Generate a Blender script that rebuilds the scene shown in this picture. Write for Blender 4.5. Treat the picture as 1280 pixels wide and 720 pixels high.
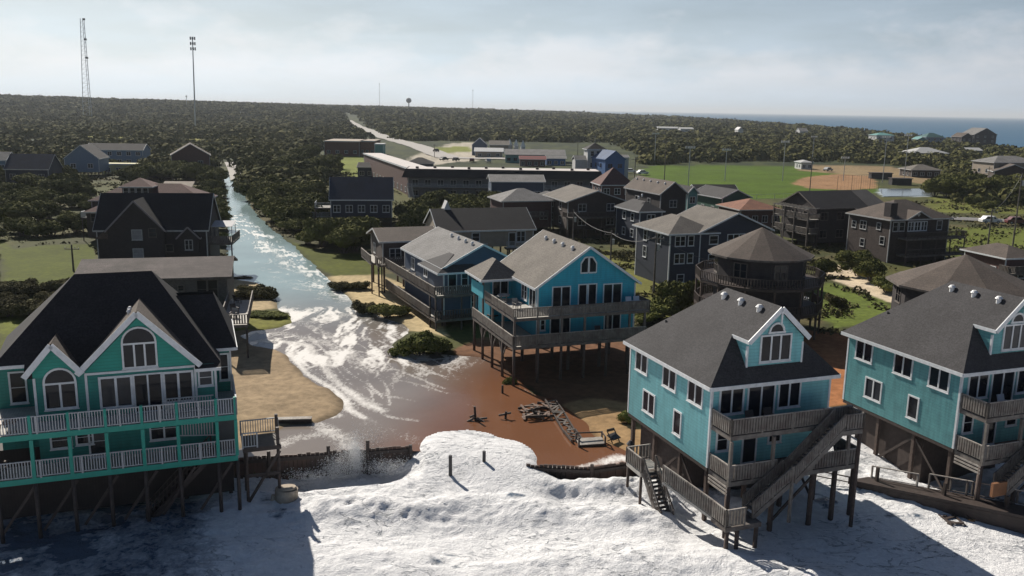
import bpy, bmesh, math, random
import numpy as np
random.seed(7); rng = np.random.default_rng(11)
for o in list(bpy.data.objects): bpy.data.objects.remove(o)
S = bpy.context.scene; COL = S.collection
rad = math.radians
# ------------------------------------------------------------------ camera, sky, sun, exposure
CF, CH = 1090.0, 26.0
CP, CR = math.atan(224/CF), rad(0.95)
cam = bpy.data.cameras.new('camera'); camo = bpy.data.objects.new('camera', cam); COL.objects.link(camo)
cam.sensor_width = 36; cam.lens = CF/1280*36; cam.clip_start = 0.5; cam.clip_end = 90000
from mathutils import Matrix, Vector
camo.matrix_world = Matrix.Translation((0, 0, CH)) @ Matrix.Rotation(math.pi/2-CP, 4, 'X') @ Matrix.Rotation(CR, 4, 'Z')
S.camera = camo
SUN_EL, SUN_AZ = 36.0, -34.0          # azimuth measured from +Y towards +X, degrees
w = bpy.data.worlds.new('World'); S.world = w; w.use_nodes = True
wn = w.node_tree.nodes; wl = w.node_tree.links
sky = wn.new('ShaderNodeTexSky'); sky.sky_type = 'NISHITA'; sky.sun_disc = False
sky.sun_elevation = rad(SUN_EL); sky.sun_rotation = rad(SUN_AZ)
sky.air_density = 1.0; sky.dust_density = 1.2; sky.ozone_density = 3.0; sky.altitude = 20
bg = wn['Background']; bg.inputs['Strength'].default_value = 0.04
tc = wn.new('ShaderNodeTexCoord'); sx = wn.new('ShaderNodeSeparateXYZ'); wl.new(tc.outputs['Generated'], sx.inputs[0])
mp = wn.new('ShaderNodeMapping'); mp.inputs['Scale'].default_value = (2.2, 2.2, 13); wl.new(tc.outputs['Generated'], mp.inputs[0])
cn = wn.new('ShaderNodeTexNoise'); cn.inputs['Scale'].default_value = 2.2; cn.inputs['Detail'].default_value = 9; cn.inputs['Roughness'].default_value = .55
wl.new(mp.outputs[0], cn.inputs['Vector'])
# pale summer haze veil that thins with height, broken by a soft low cloud bank
ad = wn.new('ShaderNodeMath'); ad.operation = 'MULTIPLY_ADD'; wl.new(sx.outputs['Z'], ad.inputs[0]); ad.inputs[1].default_value = -5.0
cs = wn.new('ShaderNodeMapRange'); cs.inputs['From Min'].default_value = .35; cs.inputs['From Max'].default_value = .65; cs.inputs['To Min'].default_value = .86; cs.inputs['To Max'].default_value = 1.06
wl.new(cn.outputs['Fac'], cs.inputs['Value']); wl.new(cs.outputs[0], ad.inputs[2]); ad.use_clamp = True
mx = wn.new('ShaderNodeMix'); mx.data_type = 'RGBA'
wl.new(ad.outputs[0], mx.inputs[0]); wl.new(sky.outputs[0], mx.inputs[6]); vr = wn.new('ShaderNodeMapRange'); vd = wn.new('ShaderNodeVectorMath'); vd.operation = 'DOT_PRODUCT'; wl.new(tc.outputs['Generated'], vd.inputs[0]); vd.inputs[1].default_value = (math.sin(rad(SUN_AZ)), math.cos(rad(SUN_AZ)), 0); wl.new(vd.outputs['Value'], vr.inputs['Value']); vr.inputs['From Min'].default_value = -.2; vr.inputs['From Max'].default_value = 1.0
vc = wn.new('ShaderNodeMix'); vc.data_type = 'RGBA'; wl.new(vr.outputs[0], vc.inputs[0]); vc.inputs[6].default_value = (2.4, 3.9, 7.0, 1); vc.inputs[7].default_value = (16.8, 19.6, 21.8, 1); wl.new(vc.outputs[2], mx.inputs[7])   # hazy air glows more on the sun's side
m2 = wn.new('ShaderNodeMapping'); m2.inputs['Scale'].default_value = (5, 5, 11); m2.inputs['Location'].default_value = (.7, 0, .1); wl.new(tc.outputs['Generated'], m2.inputs[0])
c2 = wn.new('ShaderNodeTexNoise'); c2.inputs['Scale'].default_value = 1.6; c2.inputs['Detail'].default_value = 10; c2.inputs['Roughness'].default_value = .6; wl.new(m2.outputs[0], c2.inputs['Vector'])
c3 = wn.new('ShaderNodeMath'); c3.operation = 'MULTIPLY_ADD'; wl.new(sx.outputs['Z'], c3.inputs[0]); c3.inputs[1].default_value = -4.4; wl.new(c2.outputs['Fac'], c3.inputs[2])
c4 = wn.new('ShaderNodeMapRange'); c4.inputs['From Min'].default_value = .12; c4.inputs['From Max'].default_value = .34; c4.inputs['To Max'].default_value = .5; wl.new(c3.outputs[0], c4.inputs['Value'])
c5 = wn.new('ShaderNodeMapRange'); wl.new(sx.outputs['Z'], c5.inputs['Value']); c5.inputs['From Min'].default_value = .01; c5.inputs['From Max'].default_value = .04; c6 = wn.new('ShaderNodeMath'); c6.operation = 'MULTIPLY'; wl.new(c4.outputs[0], c6.inputs[0]); wl.new(c5.outputs[0], c6.inputs[1])
cv = wn.new('ShaderNodeMix'); cv.data_type = 'RGBA'; wl.new(vr.outputs[0], cv.inputs[0]); cv.inputs[6].default_value = (9.5, 9.6, 10.4, 1); cv.inputs[7].default_value = (20.5, 20.0, 20.2, 1)
cm_ = wn.new('ShaderNodeMix'); cm_.data_type = 'RGBA'; wl.new(c6.outputs[0], cm_.inputs[0]); wl.new(mx.outputs[2], cm_.inputs[6]); wl.new(cv.outputs[2], cm_.inputs[7]); wl.new(cm_.outputs[2], bg.inputs[0])   # soft creamy cumulus low in the haze
sl = bpy.data.lights.new('sun', 'SUN'); so = bpy.data.objects.new('sun', sl); COL.objects.link(so)
sl.energy = 5.0; sl.angle = rad(.5); sl.color = (1, .93, .82)
sd = Vector((math.sin(rad(SUN_AZ))*math.cos(rad(SUN_EL)), math.cos(rad(SUN_AZ))*math.cos(rad(SUN_EL)), math.sin(rad(SUN_EL))))
so.rotation_euler = sd.to_track_quat('Z', 'Y').to_euler()
S.view_settings.view_transform = 'Standard'; S.view_settings.look = 'None'; S.view_settings.exposure = 0.36; S.view_settings.gamma = 1
S.cycles.max_bounces = 6; S.cycles.transparent_max_bounces = 6; S.cycles.diffuse_bounces = 3; S.cycles.glossy_bounces = 3
S.cycles.volume_bounces = 0; S.cycles.use_denoising = True

# ------------------------------------------------------------------ survey helpers: photo pixel -> place at a known height
def ray(px, py):
    x, y = px-640, 360-py; c, s = math.cos(CR), math.sin(CR)
    u, v = x*c-y*s, x*s+y*c
    return np.array([u, CF*math.cos(CP)+v*math.sin(CP), -CF*math.sin(CP)+v*math.cos(CP)])
def at(px, py, z=1.5):
    r = ray(px, py); t = (z-CH)/r[2]; return (r[0]*t, r[1]*t, z)
def atd(px, py, Y):
    r = ray(px, py); t = Y/r[1]; return (r[0]*t, Y, CH+r[2]*t)
def along(O, th, px, py):   # where the sight line through a pixel meets the facade plane of a house: distance along the facade, height
    r = ray(px, py); n = np.array([-math.sin(th), math.cos(th), 0]); c = np.array([0, 0, CH])
    t = np.dot(np.array([O[0], O[1], 0])-c, n)/np.dot(r, n); p = c+r*t
    return (p[0]-O[0])*math.cos(th)+(p[1]-O[1])*math.sin(th), p[2]

# ------------------------------------------------------------------ mesh helpers
def c8(r, g, b): return tuple(((v/255+.055)/1.055)**2.4 if v > 10 else v/255/12.92 for v in (r, g, b))
class MB:
    def __init__(s): s.v = []; s.f = []; s.m = []
    def hexa(s, p, m=0):
        n = len(s.v); s.v += [tuple(q) for q in p]
        for a in ((3,2,1,0),(4,5,6,7),(0,1,5,4),(1,2,6,5),(2,3,7,6),(3,0,4,7)): s.f.append([n+i for i in a]); s.m.append(m)
        return s
    def box(s, x0, x1, y0, y1, z0, z1, m=0):
        if x1 < x0: x0, x1 = x1, x0
        if y1 < y0: y0, y1 = y1, y0
        return s.hexa([(x0,y0,z0),(x1,y0,z0),(x1,y1,z0),(x0,y1,z0),(x0,y0,z1),(x1,y0,z1),(x1,y1,z1),(x0,y1,z1)], m)
    def bar(s, p, q, w, h, m=0):
        p, q = Vector(p), Vector(q); d = (q-p).normalized()
        k = Vector((0,0,1)) if abs(d.z) < .97 else Vector((0,1,0))
        a = d.cross(k).normalized()*w/2; b = a.cross(d).normalized()*h/2
        return s.hexa([p-a-b, p+a-b, q+a-b, q-a-b, p-a+b, p+a+b, q+a+b, q-a+b], m)
    def tube(s, p, q, r0, r1=None, n=8, m=0):
        r1 = r0 if r1 is None else r1
        p, q = Vector(p), Vector(q); d = (q-p).normalized()
        k = Vector((0,0,1)) if abs(d.z) < .97 else Vector((0,1,0))
        a = d.cross(k).normalized(); b = a.cross(d).normalized(); i0 = len(s.v)
        for c, r in ((p, r0), (q, r1)):
            for i in range(n):
                t = 2*math.pi*i/n; s.v.append(tuple(c+a*math.cos(t)*r+b*math.sin(t)*r))
        for i in range(n):
            j = (i+1) % n; s.f.append([i0+i, i0+j, i0+n+j, i0+n+i]); s.m.append(m)
        s.f.append([i0+i for i in range(n)][::-1]); s.m.append(m); s.f.append([i0+n+i for i in range(n)]); s.m.append(m)
        return s
    def prism(s, pts, vec, m=0, ms=None):       # polygon swept along vec
        n = len(pts); i0 = len(s.v); vec = Vector(vec)
        s.v += [tuple(p) for p in pts]+[tuple(Vector(p)+vec) for p in pts]
        s.f.append([i0+i for i in range(n)]); s.m.append(m); s.f.append([i0+n+i for i in range(n)][::-1]); s.m.append(m if ms is None else ms)
        for i in range(n):
            j = (i+1) % n; s.f.append([i0+i, i0+n+i, i0+n+j, i0+j]); s.m.append(m if ms is None else ms)
        return s
    def build(s, name, mats, parent=None, smooth=False):
        me = bpy.data.meshes.new(name); me.from_pydata(s.v, [], s.f)
        if not isinstance(mats, (list, tuple)): mats = [mats]
        for m in mats: me.materials.append(m)
        me.polygons.foreach_set('material_index', s.m)
        if smooth: me.polygons.foreach_set('use_smooth', [True]*len(s.f))
        bm = bmesh.new(); bm.from_mesh(me); bmesh.ops.recalc_face_normals(bm, faces=bm.faces); bm.to_mesh(me); bm.free()
        o = bpy.data.objects.new(name, me); COL.objects.link(o)
        if parent: o.parent = parent
        return o
def tag(o, label=None, cat=None, group=None, kind=None):
    if label: o['label'] = label
    if cat: o['category'] = cat
    if group: o['group'] = group
    if kind: o['kind'] = kind
    return o
def thing(name, label, cat, loc=(0,0,0), rz=0, group=None):
    o = bpy.data.objects.new(name, None); COL.objects.link(o); o.location = loc; o.rotation_euler = (0, 0, rz); o.empty_display_size = .3
    return tag(o, label, cat, group)
def kids(o): return [c for c in bpy.data.objects if c.parent == o]
def copy_tree(o, parent=None, tree=None):
    tree = tree or [(o, None)]
    c = o.copy(); COL.objects.link(c)
    if parent: c.parent = parent
    for ch in list(o.children): copy_tree(ch, c)
    return c

# ------------------------------------------------------------------ materials
MC = {}
def mat(name, rgb, rough=.7, var=.18, scale=1.5, kind='plain', bump=.3, metal=0, attr=None, dirt=0, tint=None, spec=.5):
    if name in MC: return MC[name]
    m = bpy.data.materials.new(name); m.use_nodes = True; N = m.node_tree.nodes; L = m.node_tree.links; b = N['Principled BSDF']
    b.inputs['Roughness'].default_value = rough; b.inputs['Metallic'].default_value = metal; b.inputs['Specular IOR Level'].default_value = spec
    t = N.new('ShaderNodeTexCoord'); n1 = N.new('ShaderNodeTexNoise'); n1.inputs['Scale'].default_value = scale; n1.inputs['Detail'].default_value = 8; n1.inputs['Roughness'].default_value = .65
    L.new(t.outputs['Object'], n1.inputs['Vector'])
    if attr:
        a = N.new('ShaderNodeAttribute'); a.attribute_name = attr; base = a.outputs['Color']
    else:
        a = N.new('ShaderNodeRGB'); a.outputs[0].default_value = (*rgb, 1); base = a.outputs[0]
    mr = N.new('ShaderNodeMapRange'); mr.inputs['From Min'].default_value = .3; mr.inputs['From Max'].default_value = .7
    mr.inputs['To Min'].default_value = 1-var; mr.inputs['To Max'].default_value = 1+var; L.new(n1.outputs['Fac'], mr.inputs['Value'])
    fac = mr.outputs[0]; hgt = n1.outputs['Fac']
    def mul(x, y):
        q = N.new('ShaderNodeMath'); q.operation = 'MULTIPLY'; L.new(x, q.inputs[0])
        if isinstance(y, float): q.inputs[1].default_value = y
        else: L.new(y, q.inputs[1])
        return q.outputs[0]
    def rng_(x, a0, a1, b0, b1):
        q = N.new('ShaderNodeMapRange'); L.new(x, q.inputs['Value'])
        for k, v in zip(('From Min','From Max','To Min','To Max'), (a0,a1,b0,b1)): q.inputs[k].default_value = v
        return q.outputs[0]
    if kind in ('siding', 'planks', 'deck'):
        wv = N.new('ShaderNodeTexWave'); wv.wave_type = 'BANDS'; wv.wave_profile = 'SAW'
        wv.bands_direction = {'siding': 'Z', 'planks': 'X', 'deck': 'X'}[kind]
        wv.inputs['Scale'].default_value = {'siding': 1.5, 'planks': 1.8, 'deck': 2.0}[kind]; wv.inputs['Distortion'].default_value = .0
        L.new(t.outputs['Object'], wv.inputs['Vector'])
        fac = mul(fac, rng_(wv.outputs['Fac'], 0, .25, .72, 1.0)); hgt = wv.outputs['Fac']
        if dirt:
            mpn = N.new('ShaderNodeMapping'); mpn.inputs['Scale'].default_value = (3, 3, .35); L.new(t.outputs['Object'], mpn.inputs[0])
            n3 = N.new('ShaderNodeTexNoise'); n3.inputs['Scale'].default_value = 1.3; n3.inputs['Detail'].default_value = 6; L.new(mpn.outputs[0], n3.inputs['Vector'])
            fac = mul(fac, rng_(n3.outputs['Fac'], .35, .6, 1-dirt, 1.0))
    if kind in ('shingle', 'shake', 'brick'):
        mpn = N.new('ShaderNodeMapping'); L.new(t.outputs['Object'], mpn.inputs[0])
        if kind == 'shingle':
            n3 = N.new('ShaderNodeTexNoise'); n3.inputs['Scale'].default_value = 9; n3.inputs['Detail'].default_value = 3; L.new(t.outputs['Object'], n3.inputs['Vector'])
            fac = mul(fac, rng_(n3.outputs['Fac'], .3, .7, .62, 1.38))
            n4 = N.new('ShaderNodeTexNoise'); n4.inputs['Scale'].default_value = .45; n4.inputs['Detail'].default_value = 4; L.new(t.outputs['Object'], n4.inputs['Vector'])
            fac = mul(fac, rng_(n4.outputs['Fac'], .35, .65, .84, 1.14))
            wv = N.new('ShaderNodeTexWave'); wv.bands_direction = 'Z'; wv.wave_profile = 'SAW'; wv.inputs['Scale'].default_value = 2.0; wv.inputs['Distortion'].default_value = .4; L.new(t.outputs['Object'], wv.inputs['Vector'])
            fac = mul(fac, rng_(wv.outputs['Fac'], 0, .3, .84, 1.0)); hgt = n3.outputs['Fac']
        else:
            cx = N.new('ShaderNodeSeparateXYZ'); L.new(t.outputs['Object'], cx.inputs[0]); sm = N.new('ShaderNodeMath'); L.new(cx.outputs['X'], sm.inputs[0]); L.new(cx.outputs['Y'], sm.inputs[1])
            cm = N.new('ShaderNodeCombineXYZ'); L.new(sm.outputs[0], cm.inputs[0]); L.new(cx.outputs['Z'], cm.inputs[1])
            bt = N.new('ShaderNodeTexBrick'); bt.inputs['Scale'].default_value = 2.6 if kind == 'shake' else 4; bt.inputs['Color1'].default_value = (.6,.6,.6,1); bt.inputs['Color2'].default_value = (1,1,1,1); bt.inputs['Mortar'].default_value = (.35,.35,.35,1)
            bt.inputs['Mortar Size'].default_value = .012; L.new(cm.outputs[0], bt.inputs['Vector'])
            bw = N.new('ShaderNodeRGBToBW'); L.new(bt.outputs[0], bw.inputs[0]); fac = mul(fac, rng_(bw.outputs[0], .3, 1, .55, 1.2)); hgt = bw.outputs[0]
    vm = N.new('ShaderNodeVectorMath'); vm.operation = 'SCALE'; L.new(base, vm.inputs[0]); L.new(fac, vm.inputs['Scale']); out = vm.outputs[0]
    if tint is not None:
        n5 = N.new('ShaderNodeTexNoise'); n5.inputs['Scale'].default_value = scale*.35; n5.inputs['Detail'].default_value = 5; L.new(t.outputs['Object'], n5.inputs['Vector'])
        q = N.new('ShaderNodeMix'); q.data_type = 'RGBA'; L.new(rng_(n5.outputs['Fac'], .45, .62, 0, .75), q.inputs[0]); L.new(out, q.inputs[6]); q.inputs[7].default_value = (*tint, 1); out = q.outputs[2]
    L.new(out, b.inputs['Base Color'])
    if bump:
        bp = N.new('ShaderNodeBump'); bp.inputs['Strength'].default_value = bump; bp.inputs['Distance'].default_value = .05; L.new(hgt, bp.inputs['Height']); L.new(bp.outputs[0], b.inputs['Normal'])
    MC[name] = m; return m
M_pane = mat('window_glass', (.010,.012,.018), rough=.08, var=.5, scale=.8, bump=0, spec=.22)
M_pane2 = mat('window_glass_blinds', (.03,.034,.042), rough=.15, var=.5, scale=.6, bump=0, spec=.25)
M_white = mat('white_trim_paint', (.60,.62,.64), rough=.5, var=.14, scale=3, bump=.1)
M_offw = mat('aged_white_trim', (.42,.42,.42), rough=.6, var=.22, scale=3, bump=.1)
M_wood = mat('weathered_grey_wood', (.13,.115,.105), rough=.85, var=.35, scale=4, bump=.3, tint=(.085,.065,.055))
M_woodl = mat('sun_bleached_wood', (.36,.33,.30), rough=.85, var=.3, scale=4, bump=.3, tint=(.22,.19,.17))
M_woodd = mat('dark_wet_wood', (.045,.032,.028), rough=.6, var=.4, scale=3, bump=.4)
M_pile = mat('timber_pile', (.085,.06,.05), rough=.8, var=.35, scale=5, bump=.3)
M_metal = mat('galvanised_metal', (.45,.46,.47), rough=.45, var=.1, metal=.6, bump=0)
M_dark = mat('dark_metal', (.03,.03,.035), rough=.5, var=.1, bump=0)

# ------------------------------------------------------------------ building components (all in a house's own frame: x along front, y back, z up)
WALLS = lambda x0, x1, y0, y1: {'F': (x0, y0, 1, 0, 0, -1), 'L': (x0, y1, 0, -1, -1, 0), 'R': (x1, y0, 0, 1, 1, 0), 'B': (x1, y1, -1, 0, 0, 1)}
def wpt(wl_, a, z, o): return (wl_[0]+wl_[2]*a+wl_[4]*o, wl_[1]+wl_[3]*a+wl_[5]*o, z)
def wbox(mb, wl_, a0, a1, z0, z1, o0, o1, m=0):
    mb.hexa([wpt(wl_, a0, z0, o0), wpt(wl_, a1, z0, o0), wpt(wl_, a1, z0, o1), wpt(wl_, a0, z0, o1), wpt(wl_, a0, z1, o0), wpt(wl_, a1, z1, o0), wpt(wl_, a1, z1, o1), wpt(wl_, a0, z1, o1)], m)
def window(par, wl_, a, z, w_, h, n=2, sash=True, arch=False, fm=None, pm_=None, t=.11, name='window'):
    fm = fm or M_white; pm_ = pm_ or (M_pane if random.random() < .8 else M_pane2); f = MB(); p = MB(); a1 = a+w_; z1 = z+h
    wbox(f, wl_, a-t, a, z-t, z1+t, 0, .07); wbox(f, wl_, a1, a1+t, z-t, z1+t, 0, .07)
    wbox(f, wl_, a, a1, z-t, z, 0, .07); wbox(f, wl_, a, a1, z1, z1+t, 0, .07)
    for i in range(1, n):
        c = a+w_*i/n; wbox(f, wl_, c-t*.5, c+t*.5, z, z1, 0, .065)
    if sash and name == 'window': wbox(f, wl_, a, a1, z+h*.5-.018, z+h*.5+.018, .02, .04)
    wbox(f, wl_, a-t-.04, a1+t+.04, z-t-.05, z-t+.002, 0, .11)
    wbox(p, wl_, a, a1, z, z1, 0, .022)
    if arch:
        r = w_/2; c = a+r; zb = z1+t; K = 12
        for i in range(K):
            u0, u1 = math.pi*i/K, math.pi*(i+1)/K; P = lambda rr, u, o: wpt(wl_, c+rr*math.cos(u), zb+rr*math.sin(u), o)
            f.hexa([P(r,u0,0), P(r+t,u0,0), P(r+t,u1,0), P(r,u1,0), P(r,u0,.07), P(r+t,u0,.07), P(r+t,u1,.07), P(r,u1,.07)])
        p.prism([wpt(wl_, c+r*math.cos(math.pi*i/K), zb+r*math.sin(math.pi*i/K), .022) for i in range(K+1)], (-wl_[4]*.02, -wl_[5]*.02, 0))
    fo = f.build(name, fm, par); p.build('pane', pm_, fo); return fo
def door(par, wl_, a, z, w_, h, fm=None, pm_=None, n=2): return window(par, wl_, a, z, w_, h, n, False, False, fm, pm_ or M_pane, .1, 'door')
def railing(mb, p, q, z, h=1.02, step=.16, post=2.2, bw=.045, m=0, mt=None, cap=.09):
    mt = m if mt is None else mt
    p, q = Vector((p[0], p[1], z)), Vector((q[0], q[1], z if len(q) < 3 else q[2])); 
    up = Vector((0,0,1)); Ln = (q-p).length
    mb.bar(p+up*h, q+up*h, cap, .06, mt); mb.bar(p+up*.12, q+up*.12, .05, .06, m)
    k = max(1, int(Ln/step))
    for i in range(1, k):
        c = p.lerp(q, i/k); mb.bar(c+up*.12, c+up*(h-.02), bw, bw, m)
    k = max(1, round(Ln/post)) if post else 0
    for i in range(k+1 if post else 0):
        c = p.lerp(q, i/k); mb.bar(c, c+up*(h+.03), .1, .1, m)
def deck(par, x0, x1, y0, y1, z, rails=(), rm=None, fm=None, posts=(), pz=0, pw=.22, step=.16, bw=.045, th=.28, mt=None, pm_=None, rh=1.02, fasc=None):
    fm = fm or M_wood; rm = rm or M_wood
    d = MB(); d.box(x0+.05, x1-.05, y0+.05, y1-.05, z-.06, z); d.build('deck_floor', fm, par)
    s_ = MB(); s_.box(x0, x1, y0, y0+.048, z-th, z+.004); s_.box(x0, x0+.048, y0+.05, y1, z-th, z+.004); s_.box(x1-.048, x1, y0+.05, y1, z-th, z+.004)
    n = max(2, int((x1-x0)/1.2))
    for i in range(1, n): s_.box(x0+(x1-x0)*i/n-.03, x0+(x1-x0)*i/n+.03, y0+.05, y1, z-.24, z-.063)
    s_.build('deck_frame', fasc or fm, par)
    if rails:
        for (a, b) in rails:
            r = MB(); railing(r, a, b, z, h=rh, step=step, bw=bw, m=0, mt=1); r.build('railing', [rm, mt or rm], par)
    for (x, y) in posts:
        MB().tube((x, y, pz), (x, y, z-th if (x, y) else z), pw/2, pw/2, 8).build('post', pm_ or M_pile, par, True)
def stairs(par, p, q, width, side, tm=None, rm=None, rail=True, n=None, step=.2, bw=.05):     # p,q foot and head centre; side = unit vector across
    p, q, sv = Vector(p), Vector(q), Vector(side).normalized()*width/2; s_ = MB()
    n = n or max(3, int(abs(q.z-p.z)/.19))
    for k in (-1, 1): s_.bar(p+sv*k, q+sv*k, .06, .28)
    d = (q-p); dh = Vector((d.x, d.y, 0)).normalized()
    for i in range(n+1):
        c = p.lerp(q, i/n)+Vector((0,0,.1)); s_.hexa([c-sv-dh*.14, c+sv-dh*.14, c+sv+dh*.14, c-sv+dh*.14]+[x+Vector((0,0,.04)) for x in (c-sv-dh*.14, c+sv-dh*.14, c+sv+dh*.14, c-sv+dh*.14)])
    o = s_.build('stairs', tm or M_wood, par)
    if rail:
        r = MB()
        for k in (-1, 1):
            a, b = p+sv*k, q+sv*k; up = Vector((0,0,1)); r.bar(a+up*1.05, b+up*1.05, .09, .06); r.bar(a+up*.3, b+up*.3, .05, .06)
            m_ = int((b-a).length/step)
            for i in range(m_+1):
                c = a.lerp(b, i/m_); r.bar(c+up*.3, c+up*1.03, bw, bw)
            for i in range(3):
                c = a.lerp(b, i/2); r.bar(c, c+up*1.1, .1, .1)
        r.build('handrail', rm or M_wood, o)
    return o
def roof_poly(mb, pts, t=.16, m=0): mb.prism([Vector(p)+Vector((0,0,t)) for p in pts], (0,0,-t+.004), m)
def fascia(mb, pts, close=False, h=.2, w_=.05, dz=.06, m=0):
    n = len(pts)
    for i in range(n if close else n-1): mb.bar(Vector(pts[i])+Vector((0,0,dz)), Vector(pts[(i+1) % n])+Vector((0,0,dz)), w_, h, m)
def gable_roof(x0, x1, y0, y1, E, s, ax='v', o=.4, t=.16, rmat=None, tmat=None, par=None, part='roof'):
    r = MB(); f = MB()
    if ax == 'v':
        xm = (x0+x1)/2; R = E+s*(x1-x0)/2; a0, a1, b0, b1 = x0-o, x1+o, y0-o, y1+o; ez = E-s*o
        P = [[(a0,b0,ez),(xm,b0,R),(xm,b1,R),(a0,b1,ez)], [(xm,b0,R),(a1,b0,ez),(a1,b1,ez),(xm,b1,R)]]
        rk = [[(a0-.0,b0-.03,ez),(xm,b0-.03,R),(a1,b0-.03,ez)], [(a0,b1+.03,ez),(xm,b1+.03,R),(a1,b1+.03,ez)], [(a0-.03,b0,ez),(a0-.03,b1,ez)], [(a1+.03,b0,ez),(a1+.03,b1,ez)]]
    else:
        ym = (y0+y1)/2; R = E+s*(y1-y0)/2; a0, a1, b0, b1 = x0-o, x1+o, y0-o, y1+o; ez = E-s*o
        P = [[(a0,b0,ez),(a1,b0,ez),(a1,ym,R),(a0,ym,R)], [(a0,ym,R),(a1,ym,R),(a1,b1,ez),(a0,b1,ez)]]
        rk = [[(a0-.03,b0,ez),(a0-.03,ym,R),(a0-.03,b1,ez)], [(a1+.03,b0,ez),(a1+.03,ym,R),(a1+.03,b1,ez)], [(a0,b0-.03,ez),(a1,b0-.03,ez)], [(a0,b1+.03,ez),(a1,b1+.03,ez)]]
    for p in P: roof_poly(r, p, t)
    for p in rk: fascia(f, p, h=t+.06)
    ro = r.build(part, rmat, par); f.build('fascia', tmat, ro); return ro, R
def hip_roof(x0, x1, y0, y1, E, s, o=.4, t=.16, rmat=None, tmat=None, par=None, part='roof'):
    r = MB(); f = MB(); a0, a1, b0, b1 = x0-o, x1+o, y0-o, y1+o; ez = E-s*o
    W_, L_ = a1-a0, b1-b0; h = min(W_, L_)/2; R = ez+s*h
    if W_ >= L_: p, q = (a0+h, (b0+b1)/2, R), (a1-h-.001, (b0+b1)/2, R)
    else: p, q = ((a0+a1)/2, b0+h, R), ((a0+a1)/2, b1-h, R)
    A, B, C_, D = (a0,b0,ez), (a1,b0,ez), (a1,b1,ez), (a0,b1,ez)
    P = [[A,B,q,p],[B,C_,q],[C_,D,p,q],[D,A,p]] if W_ >= L_ else [[A,B,p],[B,C_,q,p],[C_,D,q],[D,A,p,q]]
    for k in P: roof_poly(r, k, t)
    fascia(f, [(a0-.0,b0-.03,ez),(a1,b0-.03,ez)], h=t+.06); fascia(f, [(a1+.03,b0,ez),(a1+.03,b1,ez)], h=t+.06); fascia(f, [(a0-.03,b0,ez),(a0-.03,b1,ez)], h=t+.06)
    ro = r.build(part, rmat, par); f.build('fascia', tmat, ro); return ro, R
def wall_body(par, x0, x1, y0, y1, zf, E, m, gab=None, s=0, name='wall'):
    b = MB()
    if gab == 'v': b.prism([(x0,y0,zf),(x1,y0,zf),(x1,y0,E),((x0+x1)/2,y0,E+s*(x1-x0)/2),(x0,y0,E)], (0,y1-y0,0))
    elif gab == 'u': b.prism([(x0,y0,zf),(x0,y1,zf),(x0,y1,E),(x0,(y0+y1)/2,E+s*(y1-y0)/2),(x0,y0,E)], (x1-x0,0,0))
    else: b.box(x0, x1, y0, y1, zf, E)
    return b.build(name, m, par)
def corner_trim(par, x0, x1, y0, y1, zf, E, m, w_=.12):
    for (x, y) in ((x0,y0),(x1,y0),(x0,y1)):
        sx_ = 1 if x == x0 else -1; sy_ = 1 if y == y0 else -1
        MB().box(x-sx_*.025, x+sx_*w_, y-sy_*.025, y+sy_*w_, zf+.003, E-.01).build('corner_trim', m, par)
def vents(par, pts, r=.17):
    for p in pts:
        MB().tube((p[0],p[1],p[2]-.1), (p[0],p[1],p[2]+.28), r, r*1.0, 10).tube((p[0],p[1],p[2]+.28),(p[0],p[1],p[2]+.44), r*1.55, r*.7, 10).build('roof_vent', mat('white_vent', (.7,.7,.7), .4, .05), par, False)
def pilings(par, pts, z0, z1, w_=.24, m=None):
    for (x, y) in pts: MB().bar((x, y, z0), (x, y, z1), w_, w_).build('piling', m or M_pile, par)
FOOT = []     # footprints kept free of bushes
def foot(O, th, x0, x1, y0, y1):
    FOOT.append((O[0], O[1], th, x0, x1, y0, y1))

# ------------------------------------------------------------------ the lie of the land
def pxpoly(pts, z=1.5): return np.array([at(x, y, z)[:2] for x, y in pts])
def inside(P, X, Y):
    r = np.zeros(X.shape, bool); n = len(P)
    for i in range(n):
        x0, y0 = P[i]; x1, y1 = P[(i+1) % n]
        if y0 == y1: continue
        c = ((y0 > Y) != (y1 > Y)) & (X < (x1-x0)*(Y-y0)/(y1-y0)+x0); r ^= c
    return r
def dist(P, X, Y, closed=True):
    d = np.full(X.shape, 1e9); n = len(P)
    for i in range(n if closed else n-1):
        a = P[i]; b = P[(i+1) % n]; ab = b-a; L2 = max(1e-9, ab@ab)
        t = np.clip(((X-a[0])*ab[0]+(Y-a[1])*ab[1])/L2, 0, 1)
        d = np.minimum(d, np.hypot(X-a[0]-t*ab[0], Y-a[1]-t*ab[1]))
    return d
_T = rng.random((256, 256))
def vnoise(X, Y):
    xi = np.floor(X).astype(int); yi = np.floor(Y).astype(int); fx = X-xi; fy = Y-yi
    fx = fx*fx*(3-2*fx); fy = fy*fy*(3-2*fy); T = _T; a = T[xi & 255, yi & 255]; b = T[(xi+1) & 255, yi & 255]; c = T[xi & 255, (yi+1) & 255]; d = T[(xi+1) & 255, (yi+1) & 255]
    return (a*(1-fx)+b*fx)*(1-fy)+(c*(1-fx)+d*fx)*fy
def fbm(X, Y, s, o=5, g=.5):
    r = 0; a = 1; t = 0
    for i in range(o): r = r+a*vnoise(X/s+17.3*i, Y/s+9.1*i); t += a; a *= g; s /= 2.03
    return r/t
def sstep(x, a, b): t = np.clip((x-a)/(b-a), 0, 1); return t*t*(3-2*t)
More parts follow.
